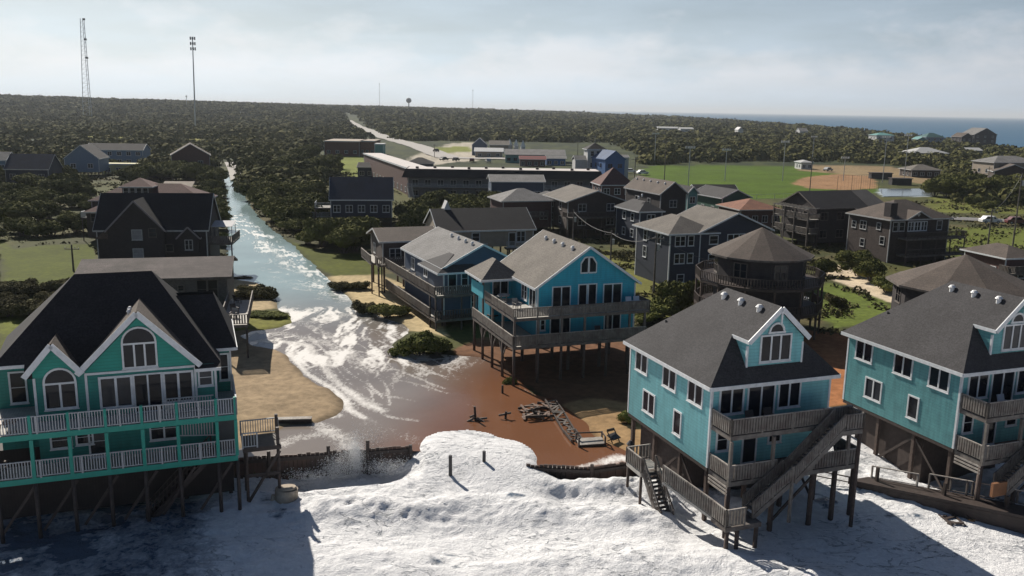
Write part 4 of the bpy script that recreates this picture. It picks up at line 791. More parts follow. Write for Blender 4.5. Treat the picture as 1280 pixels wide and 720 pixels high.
for k, (x, y) in enumerate(((-.8,9),(-.9,6.5),(-.7,12))):
    p = loc2w(OF2, T24, x, y); furniture_chair(p[0], p[1], 5.5, 1.5+k*.4, M_woodl, ['bleached chair half way along the slate blue house deck','bleached chair nearest the corner of the slate blue house deck','bleached chair at the far end of the slate blue house deck'][k])
# G
OG = at(479, 365, 1.6)[:2]
house('beach_house', 'small brown cottage on stilts with low grey roof, left of the slate blue house', OG, T20, 7.4, 8, 5.6, 8.5, ('u', .28, .55), (P_brown, M_roof_b, M_offw),
  [('F',3.2,5.65,.8,2,1,'door'),('F',4.4,5.65,.8,2,1,'door'),('F',5.5,6.3,1.4,1.2,2),('F',1.0,6.2,1.4,1.2,2),('L',2,6.2,1.2,1.2,2)], [((-1.0,7.4,-1.8,-.01,5.6),'flr','s'),((-1.6,-.01,.0,7,5.59),'l','l')])
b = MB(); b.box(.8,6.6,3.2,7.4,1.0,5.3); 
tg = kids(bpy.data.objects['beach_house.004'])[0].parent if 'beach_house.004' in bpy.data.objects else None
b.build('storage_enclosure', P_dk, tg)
# H
OH = at(549, 288, 7.4)[:2]; WH = along(OH, rad(17), 667, 285)[0]
hH = house('beach_house', 'long low house with black shingle roof, white eaves and a tiny white gable', OH, rad(17), WH, 10.5, 4.6, 7.3, ('u', .52, .35), (P_be, M_roof_d, M_white),
  [('F',11.3,4.7,1.0,2,1,'door'),('F',12.6,5.3,1.3,1.6,2),('F',1.2,5.3,1.8,1.4,2),('F',5.3,5.6,1.1,1.2,1)], [((-.5,7,-2.6,-.01,4.55),'fl','w'),((10.5,WH,-1.6,-.01,4.55),'fr','w')])
r = MB(); r.prism([(1.4,4.9,9.0),(3.4,4.9,9.0),(2.4,4.9,11.4)], (0,2,0)); r.build('gable_wall', P_wh, hH)
# I
OI_r = at(283, 344, 8.1); L_I = along(OI_r, rad(14), 97, 352); WI = -L_I[0]; OI = (OI_r[0]-WI*math.cos(rad(14)), OI_r[1]-WI*math.sin(rad(14)))
mat('streaked_brown_shingles', (.075,.06,.058), rough=.9, kind='shingle', var=.5, scale=.5, tint=(.04,.03,.03))
hI = house('beach_house', 'weathered grey house with low streaked brown roof right behind the green house', OI, rad(14), WI, 10, 3.4, 8.0, ('u', .24, .5), (P_shake, MC['streaked_brown_shingles'], M_wood),
  [('F',WI-3.0,5.7,.9,1.9,1),('F',WI-1.9,5.7,.9,1.9,1),('F',WI-6.8,5.7,1.3,1.4,2),('F',WI-4.9,6.6,.5,.5,1)], [((WI,WI+2.5,-9.5,2,4.9),'frl','l')])
for k, (y, lab) in enumerate(((-6.5,'dark chair at the near end of the side deck with white rail'),(-4.5,'second dark chair from the near end of the white railed side deck'),(-2.0,'third dark chair on the white railed side deck'),(.3,'dark chair at the back of the white railed side deck'))):
    p = loc2w(OI, rad(14), WI+1.0, y); furniture_chair(p[0], p[1], 4.9, k*.8, M_woodd if k % 2 else M_woodl, lab.replace('dark','brown'))
# J
OJ = at(120, 286, 8.4)[:2]; WJ = along(OJ, rad(8), 258, 284)[0]
hJ = house('beach_house', 'near-black shingled house with steep front gable and black roof, white canopied deck at its right', OJ, rad(8), WJ, 9, 2.4, 8.4, ('u', 1.0, .35), (P_dk, M_roof_d, M_offw),
  [('F',5.2,6.2,.01,.01,1)], [((WJ,WJ+3.4,.5,7,6.2),'fr','s')])
for o_ in list(kids(hJ)):
    if o_.name.startswith('window'):
        for c in list(o_.children): bpy.data.objects.remove(c)
        bpy.data.objects.remove(o_)
g_ = wall_body(hJ, 1.8, 9.4, -.9, 2, 2.5, 8.4, P_dk, 'v', 1.05, 'gable_wall'); gable_roof(1.8, 9.4, -.9, 3.5, 8.4, 1.05, 'v', .3, .16, M_roof_d, mat('dull_rake_trim', (.24,.22,.23), .7, .2), hJ, 'gable_roof')
g_ = wall_body(hJ, 11.3, 14.0, -.7, 1.5, 5.0, 7.3, P_dk, 'v', 1.0, 'small_gable_wall'); gable_roof(11.3, 14.0, -.7, 2.6, 7.3, 1.0, 'v', .3, .15, M_roof_d, MC['dull_rake_trim'], hJ, 'small_gable_roof')
WJF = {'F': (0,-.9,1,0,0,-1), 'S': (0,-.7,1,0,0,-1)}
for a, z in ((5.1,7.0),(5.1,4.3)): window(hJ, WJF['F'], a, z, 1.25, 1.3, 1, fm=M_offw, pm_=mat('white_shade', (.25,.25,.26), .6, .2))
window(hJ, WJF['F'], 7.4, 7.4, .9, 1.1, 1, fm=M_wood); window(hJ, WJF['S'], 12.2, 5.5, .9, 1.3, 2, fm=M_offw); window(hJ, WJF['F'], 9.6, 5.3, .9, .9, 1, fm=M_wood)
r = MB(); r.prism([(-.1,-.5,7.0),(1.7,-.5,7.0),(1.7,-.5,8.6)], (0,4,0)); r.build('lean_to_roof', M_roof_b, hJ)
cp = thing('canopy', 'pale striped canopy over the side deck of the near-black house', 'canopy', (*loc2w(OJ, rad(8), WJ+1.8, 3.2), 6.2), rad(8))
MB().hexa([(-1.5,-1.6,2.2),(1.5,-1.6,2.2),(1.5,1.6,2.7),(-1.5,1.6,2.7),(-1.5,-1.6,2.26),(1.5,-1.6,2.26),(1.5,1.6,2.76),(-1.5,1.6,2.76)]).build('awning', mat('canvas', (.5,.5,.52), .8, .1, kind='planks', scale=2), cp)
for x, y in ((-1.4,-1.5),(1.4,-1.5),(-1.4,1.5),(1.4,1.5)): MB().bar((x,y,0),(x,y,2.3),.08,.08).build('post', M_woodl, cp)
# K
OK_ = at(114, 250, 8.6)[:2]; WK = along(OK_, rad(6), 253, 250)[0]
hK = house('beach_house', 'large reddish brown house with window-band cupola, behind the near-black house', OK_, rad(6), WK, 10, 2.4, 8.6, ('hip', .5, .4), (P_brown, mat('red_brown_shingles', (.10,.048,.042), .9, kind='shingle', scale=3), MC['dull_rake_trim']), [], [((-.8,5.2,-3.2,-1.2,5.8),'fl','w')])
wall_body(hK, .2, 5.2, -3.4, 2, 2.4, 6.9, P_brown, name='front_wing_wall'); hip_roof(.2, 5.2, -3.4, 4, 6.9, .5, .4, .16, MC['red_brown_shingles'], M_offw, hK, part='front_wing_roof')
window(hK, {'F':(0,-3.4,1,0,0,-1)}['F'], 1.0, 5.2, 3.0, 1.3, 3, fm=M_wood)
wall_body(hK, 5.0, 10.0, 1.6, 6.6, 8.2, 11.0, P_brown, name='cupola_wall'); hip_roof(5.0, 10.0, 1.6, 6.6, 11.0, .5, .45, .15, MC['red_brown_shingles'], M_offw, hK, part='cupola_roof')
for i in range(4): window(hK, (0,1.6,1,0,0,-1), 5.25+1.15*i, 9.3, .8, 1.35, 1, fm=M_offw)
r = MB(); r.hexa([(WK-9,4,9.4),(WK-3.4,4,9.4),(WK-3.4,9,11.2),(WK-9,9,11.2),(WK-9,4,9.55),(WK-3.4,4,9.55),(WK-3.4,9,11.35),(WK-9,9,11.35)]); r.build('shed_roof', P_be, hK)
# the scatter of houses further off ------------------------------------------------------------
def far_house(label, pxl, pye, ze, pxr, th, L_, zf, roof, cols, cols_n=3, rows=1, decks=(), name='beach_house', vt=(), wh=1.3, **k):
    O = at(pxl, pye, ze)[:2]; th = rad(th); W_ = along(O, th, pxr, pye)[0]
    wins = []
    st = (ze-zf)/rows
    for r_ in range(rows):
        for c in range(cols_n):
            ww = min(1.5, W_/cols_n*.5); wins.append(('F', W_*(c+.5)/cols_n-ww/2, zf+st*r_+st*.32, ww, min(wh, st*.5), 2 if ww > 1 else 1))
        if L_ > 7: wins += [('L', L_*.3, zf+st*r_+st*.32, 1.1, min(wh, st*.5), 1), ('L', L_*.65, zf+st*r_+st*.32, 1.1, min(wh, st*.5), 1)]
    return house(name, label, O, th, W_, L_, zf, ze, roof, cols, wins, decks, vt=vt, **k)
far_house('navy shingled house with navy roof and white-trimmed arched windows among the dark bushes', 413, 249, 7.4, 490, 8, 10, 3.6, ('u', .8, .3), (P_navy, M_roof_n, M_white), 5, 1, [((-3.2,-.01,.5,5,5.6),'fl','w'),((-3.8,-.01,1,6,3.6),'fl','w')])
far_house('pale blue gabled house at the far left above the bushes', 80, 198, 7.5, 123, 10, 12, 3, ('v', .8, .3), (P_lb, M_roof_g, M_white), 2, 1)
far_house('long pale blue-grey two-storey house behind the gabled blue one', 107, 187, 7.6, 178, 4, 9, 1.6, ('u', .5, .3), (P_lb, M_roof_g, M_white), 6, 2)
far_house('brown cottage with brown roof standing left of the flooded street', 214, 194, 8, 262, 20, 12, 3, ('v', .6, .4), (P_rd, M_roof_b, M_offw), 2, 1)
far_house('navy house with long navy roof at the left edge', 6, 211, 6.4, 60, 6, 10, 2.2, ('u', .8, .3), (P_navy, M_roof_n, M_offw), 3, 1)
far_house('pale yellow low building half hidden by bushes on the left', 128, 206, 4.6, 180, 4, 6, 1.2, ('flat', .1, .2), (P_ye, P_ye, M_white), 4, 1, pil=False, name='low_building', cat='building')
far_house('grey-roofed cottage at the extreme left edge', -14, 200, 6.5, 7, 6, 8, 2.2, ('u', .6, .3), (P_lb, M_roof_l, M_white), 2, 1)
# the flat-roofed brick store
hQ = far_house('flat-roofed red brick store beside the highway', 405, 177, 8.6, 449, 2, 30, .5, ('flat', .1, .3), (P_bk, P_be, M_offw), 4, 1, pil=False, name='brick_store', cat='store')
far_house('rust-fronted annex joined to the right of the brick store', 449.5, 177, 8.6, 468, 2, 26, .5, ('flat', .1, .2), (mat('rust_panel', (.2,.09,.05), .8, .3), P_be, M_offw), 3, 1, pil=False, name='store_annex', cat='store')
far_house('small white kiosk with teal base right of the brick store', 468.5, 181, 8.2, 479, 2, 9, .5, ('flat', .2, .3), (P_te, P_wh, M_white), 2, 1, pil=False, name='kiosk', cat='kiosk')
# the motel
D_m = at(510, 212, 9.0); OM = D_m[:2]; WM = along(OM, rad(2), 748, 216)[0]
wn_ = []
for z in (1.9, 4.8): wn_ += [('F', 1.2+WM/15*i, z, 1.5, 1.4, 2) for i in range(15)]
M_mot = mat('pale_motel_wall', (.15,.15,.165), .8, .15)
hM = house('motel', 'long two-storey grey motel with dark mansard band and pale flat roof', OM, rad(2), WM, 9, .6, 7.2, ('flat', .0, .2), (M_mot, M_mot, M_offw), wn_, [((0,WM,-1.8,-.21,4.3),'f','w')], pil=False, cat='motel')
r = MB(); r.prism([(-1.6,-2.2,7.0),(WM+1.6,-2.2,7.0),(WM+.6,-.6,9.3),(-.6,-.6,9.3)], (0,.3,0)); r.prism([(-1.6,-2.2,7.0),(-.6,-.6,9.3),(-.6,9.6,9.3),(-1.6,11,7.0)], (.3,0,0)); r.prism([(WM+1.6,-2.2,7.0),(WM+.6,-.6,9.3),(WM+.6,9.6,9.3),(WM+1.6,11,7.0)], (-.3,0,0)); r.build('mansard', M_roof_d, hM)
r = MB(); r.box(-.58,WM+.58,-.3,9.5,8.9,9.25); r.build('flat_roof', mat('pale_roof_membrane', (.52,.48,.46), .8, .12, scale=.3), hM)
for i in range(11): MB().box(WM*(i+.5)/11-.4,WM*(i+.5)/11+.4,1.5+(i % 3)*2.4,2.3+(i % 3)*2.4,9.26,9.8).build('rooftop_unit', M_woodd, hM)
for k in (0,1,2): stairs(hM, (WM-14+k*2.4,-4.5,.8), (WM-18+k*2.4,-2.0,4.3), 1.2, (.3,1,0), M_offw, M_offw, step=.5)
stairs(hM, (1.5,-5,.8), (.5,-2.2,4.3), 1.2, (1,0,0), M_offw, M_offw, step=.5)
p0 = at(455, 192, 9.0); dx_, dy_ = OM[0]-p0[0], OM[1]+3-p0[1]; thw = math.atan2(dy_, dx_); Lw = math.hypot(dx_, dy_)-1
house('motel', 'brown side wing of the motel running back towards the brick store', p0[:2], thw, Lw, 6, .6, 8.8, ('flat', .1, .3), (P_rd, MC['pale_roof_membrane'], M_white), [('F', 3+i*6, 2.2, 1.4, 1.3, 2) for i in range(int(Lw/6))], pil=False, cat='motel')
far_house('small grey cottage with dark roof between motel wing and highway', 508, 204, 6, 541, 3, 8, 1, ('hip', .45, .4), (P_grey, M_roof_d, M_offw), 3, 1, pil=False, name='cottage')
far_house('dark blue shed-like cottage left of the motel wing', 447, 209, 5, 478, 0, 7, 1, ('u', .4, .3), (P_navy, M_roof_d, M_offw), 3, 1, pil=False, name='cottage')
far_house('long store with pale grey roof and teal fascia behind the motel', 632, 193, 5.2, 706, 1, 14, 1, ('u', .3, .6), (P_te, M_roof_l, mat('teal_fascia', (.05,.17,.18), .6, .1)), 9, 1, pil=False, name='store', cat='store')
far_house('low store with dark red awning line just behind the motel roof', 650, 199, 4.6, 682, 1, 7, 1, ('u', .35, .4), (P_rd, mat('dark_red_roof', (.16,.03,.03), .8, .2), M_offw), 4, 1, pil=False, name='store', cat='store')
far_house('low blue and white store right of the dark red one', 683, 198, 4.6, 707, 1, 7, 1, ('u', .3, .4), (P_bb, M_roof_l, M_white), 3, 1, pil=False, name='store', cat='store')
far_house('pale low roof beyond the green verge behind the motel', 594, 189, 4.6, 628, 1, 10, 1, ('u', .3, .6), (P_be, P_wh, M_white), 3, 1, pil=False, name='store', cat='store')
far_house('beige building under three white spires', 612, 181, 6, 636, 1, 12, 1, ('u', .35, .4), (P_be, M_roof_t, M_white), 3, 1, pil=False, name='store', cat='store')
far_house('slate blue cottage with pointed top left of the spires', 590, 181, 7, 609, 1, 10, 1, ('v', .9, .3), (P_blue, M_roof_g, M_white), 2, 1, pil=False, name='cottage')
for k, (x, y, lab) in enumerate(((637,173,'leftmost of three white pointed spires behind the motel'),(645,174,'middle of three white pointed spires behind the motel'),(653.5,175,'rightmost of three white pointed spires behind the motel'))):
    p = at(x, y+14, 3); t = thing('spire', lab, 'spire', (p[0], p[1], 1), .2, 'white spires behind the motel'); ht = (atd(x, y, p[1])[2]-1)
    MB().box(-1.1,1.1,-1.1,1.1,0,ht*.55).build('base', P_wh, t); MB().tube((0,0,ht*.55),(0,0,ht),1.5,.05,4).build('cone', mat('white_spire', (.75,.74,.7), .6, .05), t)
# tower house and the bright blue one
p = at(735, 186, 13.2); Wt = along(p, rad(8), 757, 186)[0]
hT = house('tower_house', 'white house with square lookout tower and dark pointed roof', p[:2], rad(8), Wt, Wt, 1, 13.2, ('hip', .6, .5), (P_wh, M_roof_d, M_white), [('F',1,10.8,1.1,1.6,1),('F',3,10.8,1.1,1.6,1),('F',1,7,1.1,1.6,1),('F',3,7,1.1,1.6,1)])
wall_body(hT, -4, -.01, 1, 6, 1, 9.4, P_wh, name='wing_wall'); gable_roof(-4, -.01, 1, 6, 9.4, .5, 'u', .2, .15, M_roof_l, M_white, hT, 'wing_roof'); wall_body(hT, Wt+.01, Wt+9, 3, 8, 1, 10.2, P_wh, name='wing_wall'); gable_roof(Wt+.01, Wt+9, 3, 8, 10.2, .3, 'u', .2, .15, M_roof_l, M_white, hT, 'wing_roof')
MB().tube((Wt/2,Wt/2,14.8),(Wt/2,Wt/2,17.5),.08,.05,6).build('finial', M_offw, hT)
far_house('bright blue tall house with peaked roof beside the tower house', 757, 199, 10.4, 781, 18, 12, 2, ('v', .75, .3), (P_bb, mat('blue_roof', (.03,.07,.16), .8, .1, kind='shingle'), P_bb), 2, 2)
far_house('slate blue two-storey house with low grey roof in front of the motel', 614, 227, 8, 680, 6, 9, 2.5, ('u', .3, .4), (P_blue, M_roof_l, M_white), 4, 1)
far_house('reddish house with pale hip roof left of the brown gable', 629, 251, 8, 690, 18, 9, 2.4, ('hip', .42, .5), (P_rd, M_roof_l, M_offw), 3, 1, [((0,9,-2,-.01,5),'flr','s')])
far_house('brown house with broad low gable, tan roof and wide white windows', 710, 252, 8.5, 781, 16, 14, 3, ('v', .33, .5), (P_brown, M_roof_t, M_offw), 2, 2, [((-1,10,-2.2,-.01,5.6),'fl','d')])
far_house('low hip-roofed wing house left of the broad brown gable', 683, 249, 7.2, 706, 14, 9, 3, ('hip', .5, .4), (P_brown, M_roof_g, M_offw), 1, 1)
far_house('narrow brown house with steep pinkish brown roof and white porch behind the broad gable', 752, 230, 9, 792, 10, 8, 2, ('hip', .9, .4), (P_rd, MC['red_brown_shingles'], M_white), 3, 2)
far_house('dark brown tall gabled house with five white vents on its ridge', 826, 242, 10, 858, 20, 15, 2, ('v', .75, .35), (P_dk, M_roof_b, M_offw), 1, 2, vt=[(2.0, y, 11.6) for y in (2,5,8,11,14)])
far_house('dark house with grey hip roof in front of the tall five-vent gabled house', 800, 264, 8, 828, 20, 9.5, 2, ('hip', .6, .4), (P_navy, M_roof_g, M_white), 1, 2, vt=[(1.5,3.5,10.0),(3.0,5,10.2)])
far_house('narrow pale teal house at the edge of the ball field grass', 860, 241, 8.6, 872, 20, 8, 2, ('v', 1.0, .3), (P_te, M_roof_d, M_white), 1, 2)
far_house('long black-roofed house beside the narrow teal one', 874, 245, 6.4, 925, 8, 9, 2, ('u', .5, .4), (P_te, M_roof_d, M_white), 3, 1)
far_house('dark green gabled house with grey roof near the ball field', 903, 247, 7.4, 937, 20, 12, 2, ('v', .45, .5), (P_gr, M_roof_g, M_white), 1, 1)
far_house('low rust-roofed house between the green house and the decked one', 926, 262, 6, 975, 14, 10, 2, ('hip', .35, .5), (P_rd, M_roof_r, M_offw), 4, 1)
# AA three-storey navy house
OA2 = at(838, 291, 9.3)[:2]; W2 = along(OA2, T20, 962, 288)[0]; cut = along(OA2, T20, 876, 286)[0]
hN = house('beach_house', 'tall three-storey navy house with tan roof and white corner boards', OA2, T20, W2, 10, 1.2, 9.3, ('none_hip', .3, .4), (P_navy, M_roof_t, M_white), [('F',.9,z,1.1,1.3,2) for z in (7.4,4.9)]+[('F',2.4,z,.8,1.3,1) for z in (7.4,4.9)]+[('F',cut+1.6,7.5,1.2,1.2,1),('F',cut+4.4,7.3,3.0,1.5,3),('F',cut+1.6,4.8,1.2,1.2,1),('F',.8,2.2,.9,.9,1),('L',3,7.3,.9,1.4,1),('L',3,4.8,.9,1.5,1),('L',6.5,7.3,.9,1.4,1)], pil=False) if False else None
hN = thing('beach_house', 'tall three-storey navy house with tan roof and white corner boards', 'house', (*OA2, 0), T20); foot(OA2, T20, -1, W2+1, -1, 11)
b = MB(); b.box(0, W2, 0, 10, .8, 9.3); b.prism([(cut,-.02,9.0),(W2,-.02,9.0),(W2,-.02,9.35),((cut+W2)/2,-.02,9.3+.4*(W2-cut)/2),(cut,-.02,9.35)], (0,9,0)); b.build('wall', P_navy, hN)
gable_roof(cut, W2, 0, 10, 9.3, .42, 'v', .5, .16, M_roof_t, M_white, hN); hip_roof(0, cut+2.5, 0, 10, 9.25, .48, .5, .16, M_roof_t, M_white, hN, part='wing_roof')
for q in ((-.03,.14,-.03,.14,.9,9.1),(cut-.08,cut+.08,-.05,0,.9,9.1),(-.03,.14,9.86,10.03,.9,9.1)): MB().box(*q).build('corner_trim', M_white, hN)
WN_ = WALLS(0, W2, 0, 10)
for q in [('F',.9,z,1.5,1.3,2) for z in (7.4,4.9)]+[('F',3.0,z,.8,1.3,1) for z in (7.4,4.9)]+[('F',cut+1.6,7.5,1.3,1.1,1),('F',cut+4.6,7.2,2.8,1.5,3),('F',cut+1.6,4.8,1.3,1.1,1),('F',1.5,2.2,1.0,1.0,1),('L',2.4,7.3,.9,1.4,1),('L',2.4,4.8,.9,1.5,1),('L',6.5,7.3,.9,1.4,1)]: window(hN, WN_[q[0]], *q[1:6])
# CC decked dark house
far_house('dark cedar house with grey roof and bleached two-tier decks down its left side', 1021, 260, 9, 1082, 20, 10, 2.4, ('u', .5, .5), (P_dk, M_roof_d, M_wood), 3, 2, [((-2.4,-.01,-1,9.5,7.0),'fl','l'),((-2.4,-.01,-1.02,9.5,4.4),'fl','l')])
pg = thing('pergola', 'bleached slatted pergola over the side decks of the dark cedar house', 'pergola', (*at(1021, 260, 9)[:2], 0), T20)
b = MB()
for i in range(10): b.bar((-2.9,-.8+i*1.1,9.0),(.0,-.8+i*1.1,9.0),.1,.14)
b.bar((-2.5,-1,8.85),(-2.5,9.4,8.85),.1,.16); b.build('rafters', M_woodl, pg)
for y in (-.9,3,6,9.3): MB().bar((-2.5,y,1),(-2.5,y,8.8),.15,.15).build('post', M_wood, pg)
# DD
OD2 = at(1114, 274, 9)[:2]; WD = along(OD2, T20, 1187, 272)[0]
hDD = house('beach_house', 'large dark shingled house with brown hip roof, diamond-window gable and stacked decks', OD2, T20, WD, 10, 1.6, 9, ('hip', .5, .45), (P_brown, M_roof_b, M_offw),
  [('F',.6,7.0,.9,1.4,1),('F',1.9,7.0,1.0,1.4,1),('F',WD-2.6,7.0,1.0,1.4,1),('L',3,6.6,1.4,1.3,2),('L',1.0,6.6,.9,1.0,1),('L',3.4,3.6,.9,1.2,1),('L',8,4.6,.9,1.2,1),('L',7,7,.8,1,1)], [((1.5,WD+1.6,-2.4,-.31,5.9),'fr','d'),((1.5,WD+1.6,-2.6,-.31,3.1),'fr','d')])
wall_body(hDD, 3.2, 7.8, -.3, 3, 5.9, 9.0, P_brown, 'v', .5, 'gable_wall'); gable_roof(3.2, 7.8, -.3, 5, 9.0, .5, 'v', .4, .15, M_roof_b, M_offw, hDD, 'gable_roof')
for i in range(3): window(hDD, (0,-.3,1,0,0,-1), 3.5+1.4*i, 7.0, 1.1, 1.4, 2)
MB().prism([(5.5,-.34,9.3),(5.9,-.34,9.7),(5.5,-.34,10.1),(5.1,-.34,9.7)], (0,.03,0)).build('diamond_window', M_offw, hDD)
MB().box(.2,1.6,.5,2.0,9.2,11.6).build('chimney', P_dk, hDD)
far_house('grey-roofed dark house half hidden behind the two big cedar houses', 1072, 262, 8.6, 1112, 20, 14, 2, ('u', .4, .4), (P_dk, M_roof_g, M_wood), 2, 1)
# round houses
def round_house(label, C, Rr, zf, E_, zp, wm, rm, decks=(), n=12, rd=1.3):
    h = thing('round_house', label, 'house', (C[0], C[1], 0), .2); foot(C, 0, -Rr-2, Rr+2, -Rr-2, Rr+2)
    MB().tube((0,0,zf),(0,0,E_),Rr,Rr,n).build('wall', wm, h)
    r = MB(); ro_ = Rr+.8
    for i in range(n):
        u0, u1 = 2*math.pi*i/n, 2*math.pi*(i+1)/n; a = (ro_*math.cos(u0), ro_*math.sin(u0), E_-.1); b_ = (ro_*math.cos(u1), ro_*math.sin(u1), E_-.1); r.prism([(a[0],a[1],a[2]+.2),(b_[0],b_[1],b_[2]+.2),(0,0,zp)], (0,0,-.19))
    ro = r.build('roof', rm, h); f = MB()
    for i in range(n):
        u0, u1 = 2*math.pi*i/n, 2*math.pi*(i+1)/n; f.bar((ro_*math.cos(u0)*1.003, ro_*math.sin(u0)*1.003, E_), (ro_*math.cos(u1)*1.003, ro_*math.sin(u1)*1.003, E_), .05, .22)
    f.build('fascia', M_wood, ro)
    for i in range(n):
        u = 2*math.pi*(i+.5)/n; ap = Rr*math.cos(math.pi/n); W4 = (ap*math.cos(u), ap*math.sin(u), -math.sin(u), math.cos(u), math.cos(u), math.sin(u))
        if math.sin(u+.2) < .2 and i % 2 == 0: window(h, W4, -.7, E_-2.1, 1.4, 1.5, 2, fm=M_wood)
    for z in decks:
        d = MB(); d.tube((0,0,z-.3),(0,0,z),Rr+rd*1.6,Rr+rd*1.6,n); d.build('deck_floor', M_woodd, h); r = MB()
        for i in range(n):
            u0, u1 = 2*math.pi*i/n, 2*math.pi*(i+1)/n; q = Rr+rd*1.6; railing(r, (q*math.cos(u0),q*math.sin(u0)), (q*math.cos(u1),q*math.sin(u1)), z, step=.3, bw=.08, m=0)
        r.build('railing', M_woodd, h)
    for i in range(n):
        u = 2*math.pi*i/n; q = Rr+rd*1.6-.15; MB().bar((q*math.cos(u),q*math.sin(u),.6),(q*math.cos(u),q*math.sin(u),(max(decks) if decks else zf)+.0),.18,.18).build('piling', M_pile, h)
    if zf > 2.5:
        for i in range(0, n, 2):
            u = 2*math.pi*i/n; q = Rr-.4; MB().bar((q*math.cos(u),q*math.sin(u),.6),(q*math.cos(u),q*math.sin(u),zf),.18,.18).build('piling', M_pile, h)
    return h
round_house('dark round house with faceted brown roof and two ring decks behind the near teal roof', at(953, 285, 13.3)[:2], 5.0, 3.6, 10.4, 13.4, P_dk, M_roof_b, (7.6, 4.6), 14)
round_house('round house with wide faceted brown roof behind the teal house at the right edge', at(1208, 318, 11.8)[:2], 6.7, 3.0, 8.6, 11.8, P_dk, M_roof_b, (), 10)
far_house('small brown house with white eaves at the right edge beyond the round roof', 1258, 322, 6.4, 1300, 14, 8, 2, ('hip', .4, .5), (P_rd, M_roof_b, M_white), 3, 1, [((-1,7,-1.8,-.01,4.4),'fl','s')])
far_house('pale grey house on the dune at the right edge', 1243, 203, 9, 1300, 10, 12, 3, ('hip', .35, .5), (P_be, M_roof_l, M_offw), 4, 1)
far_house('low brown-roofed house in front of the pale grey one at the right edge', 1243, 214, 6, 1292, -16, 12, 1, ('v', .4, .5), (P_brown, M_roof_b, M_white), 2, 1)
far_house('dark gabled house on the shoreline left of the white-roofed one', 1202, 171, 10, 1216, 10, 12, 1.5, ('v', .6, .5), (P_dk, M_roof_b, M_offw), 2, 2)
far_house('large dark shoreline house with pale roof patch against the sea', 1218, 168, 12, 1246, 10, 16, 1.5, ('v', .5, .6), (P_dk, M_roof_l, M_offw), 3, 3)
far_house('teal-roofed blue house among the shoreline trees', 1158, 171, 9, 1180, 8, 12, 1.5, ('hip', .5, .6), (P_lb, mat('dark_teal_roof', (.02,.09,.09), .7, .1), M_white), 3, 2)
far_house('pale green small house left of the teal-roofed one', 1148, 174, 7, 1158, 8, 9, 1.5, ('v', .5, .4), (P_te, P_te, M_white), 1, 1)
far_house('white and teal two-storey house standing out of the trees', 1096, 169, 10, 1118, 8, 12, 1.5, ('hip', .3, .5), (P_wh, P_te, M_white), 3, 2)
far_house('long pale grey roof lying low in the trees right of the ball field', 1142, 191, 5, 1186, 3, 16, 1, ('hip', .35, .6), (P_grey, mat('pale_metal_roof', (.4,.4,.39), .6, .1), M_offw), 4, 1, pil=False, name='low_building', cat='building')
far_house('short pale roof right of the long pale roof', 1209, 188, 5, 1228, 3, 10, 1, ('u', .3, .4), (P_grey, MC['pale_metal_roof'], M_offw), 2, 1, pil=False, name='low_building', cat='building')
far_house('long white building in the distant trees, left one of the pair', 823, 160, 8, 848, 3, 14, 1, ('u', .2, .4), (P_wh, MC['pale_metal_roof'], M_white), 5, 1, pil=False, name='low_building', cat='building')
far_house('long white building in the distant trees, right one of the pair', 851, 161, 8, 867, 3, 14, 1, ('u', .2, .4), (P_wh, MC['pale_metal_roof'], M_white), 3, 1, pil=False, name='low_building', cat='building')
far_house('tiny white peaked house far off in the woods', 923, 162, 9, 929, 3, 12, 1, ('v', 1.0, .3), (P_wh, P_wh, M_white), 1, 1, pil=False, name='cottage')
far_house('pale cottage far off in the woods left of the white-teal house', 1000, 164, 8, 1010, 3, 12, 1, ('u', .5, .3), (P_wh, M_roof_l, M_white), 2, 1, pil=False, name='cottage')
far_house('two pale roofs low in the woods on the skyline centre', 547, 142, 14, 566, 3, 30, 4, ('u', .2, .3), (P_wh, MC['pale_metal_roof'], M_white), 3, 1, pil=False, name='low_building', cat='building')
far_house('white sided building beside the ball field infield', 1002, 203, 4.5, 1016, 3, 8, 1, ('hip', .3, .4), (P_wh, MC['pale_metal_roof'], M_white), 2, 1, pil=False, name='low_building', cat='building')
far_house('low brown clubhouse behind the ball field fence', 1140, 212, 4.5, 1176, 3, 10, 1, ('hip', .35, .6), (P_brown, M_roof_t, M_offw), 4, 1, pil=False, name='low_building', cat='building')

# ================================================================== SHORE WORKS
def bulkhead(label, pts, top, bot, posts_up=()):
    t = thing('bulkhead', label, 'bulkhead', (0,0,0)); b = MB(); c = MB()
    for i in range(len(pts)-1):
        p, q = np.array(pts[i], float), np.array(pts[i+1], float); L_ = np.hypot(*(q-p)); n = int(L_/.3); d = (q-p)/L_; nn = np.array([d[1], -d[0]])
        for k in range(n):
            a, e = p+d*L_*k/n, p+d*(L_*(k+1)/n-.02); o = nn*(.02 if k % 2 else .05); hz = top-random.random()*.12
            b.hexa([(*(a+o),bot),(*(e+o),bot),(*(e-nn*.08),bot),(*(a-nn*.08),bot),(*(a+o),hz),(*(e+o),hz),(*(e-nn*.08),hz),(*(a-nn*.08),hz)])
        c.bar((*(p+nn*.11),top-.35),(*(q+nn*.11),top-.35),.12,.22); c.bar((*(p+nn*.11),top-1.5),(*(q+nn*.11),top-1.5),.12,.2)
    b.build('planking', mat('wet_bulkhead_planks', (.05,.032,.026), rough=.55, var=.5, scale=1.5, bump=.4, tint=(.10,.05,.035)), t); c.build('waler', M_woodd, t)
    for (x, y, z) in posts_up: MB().tube((x,y,bot),(x,y,z),.14,.13,8).build('post', M_woodd, t)
    return t
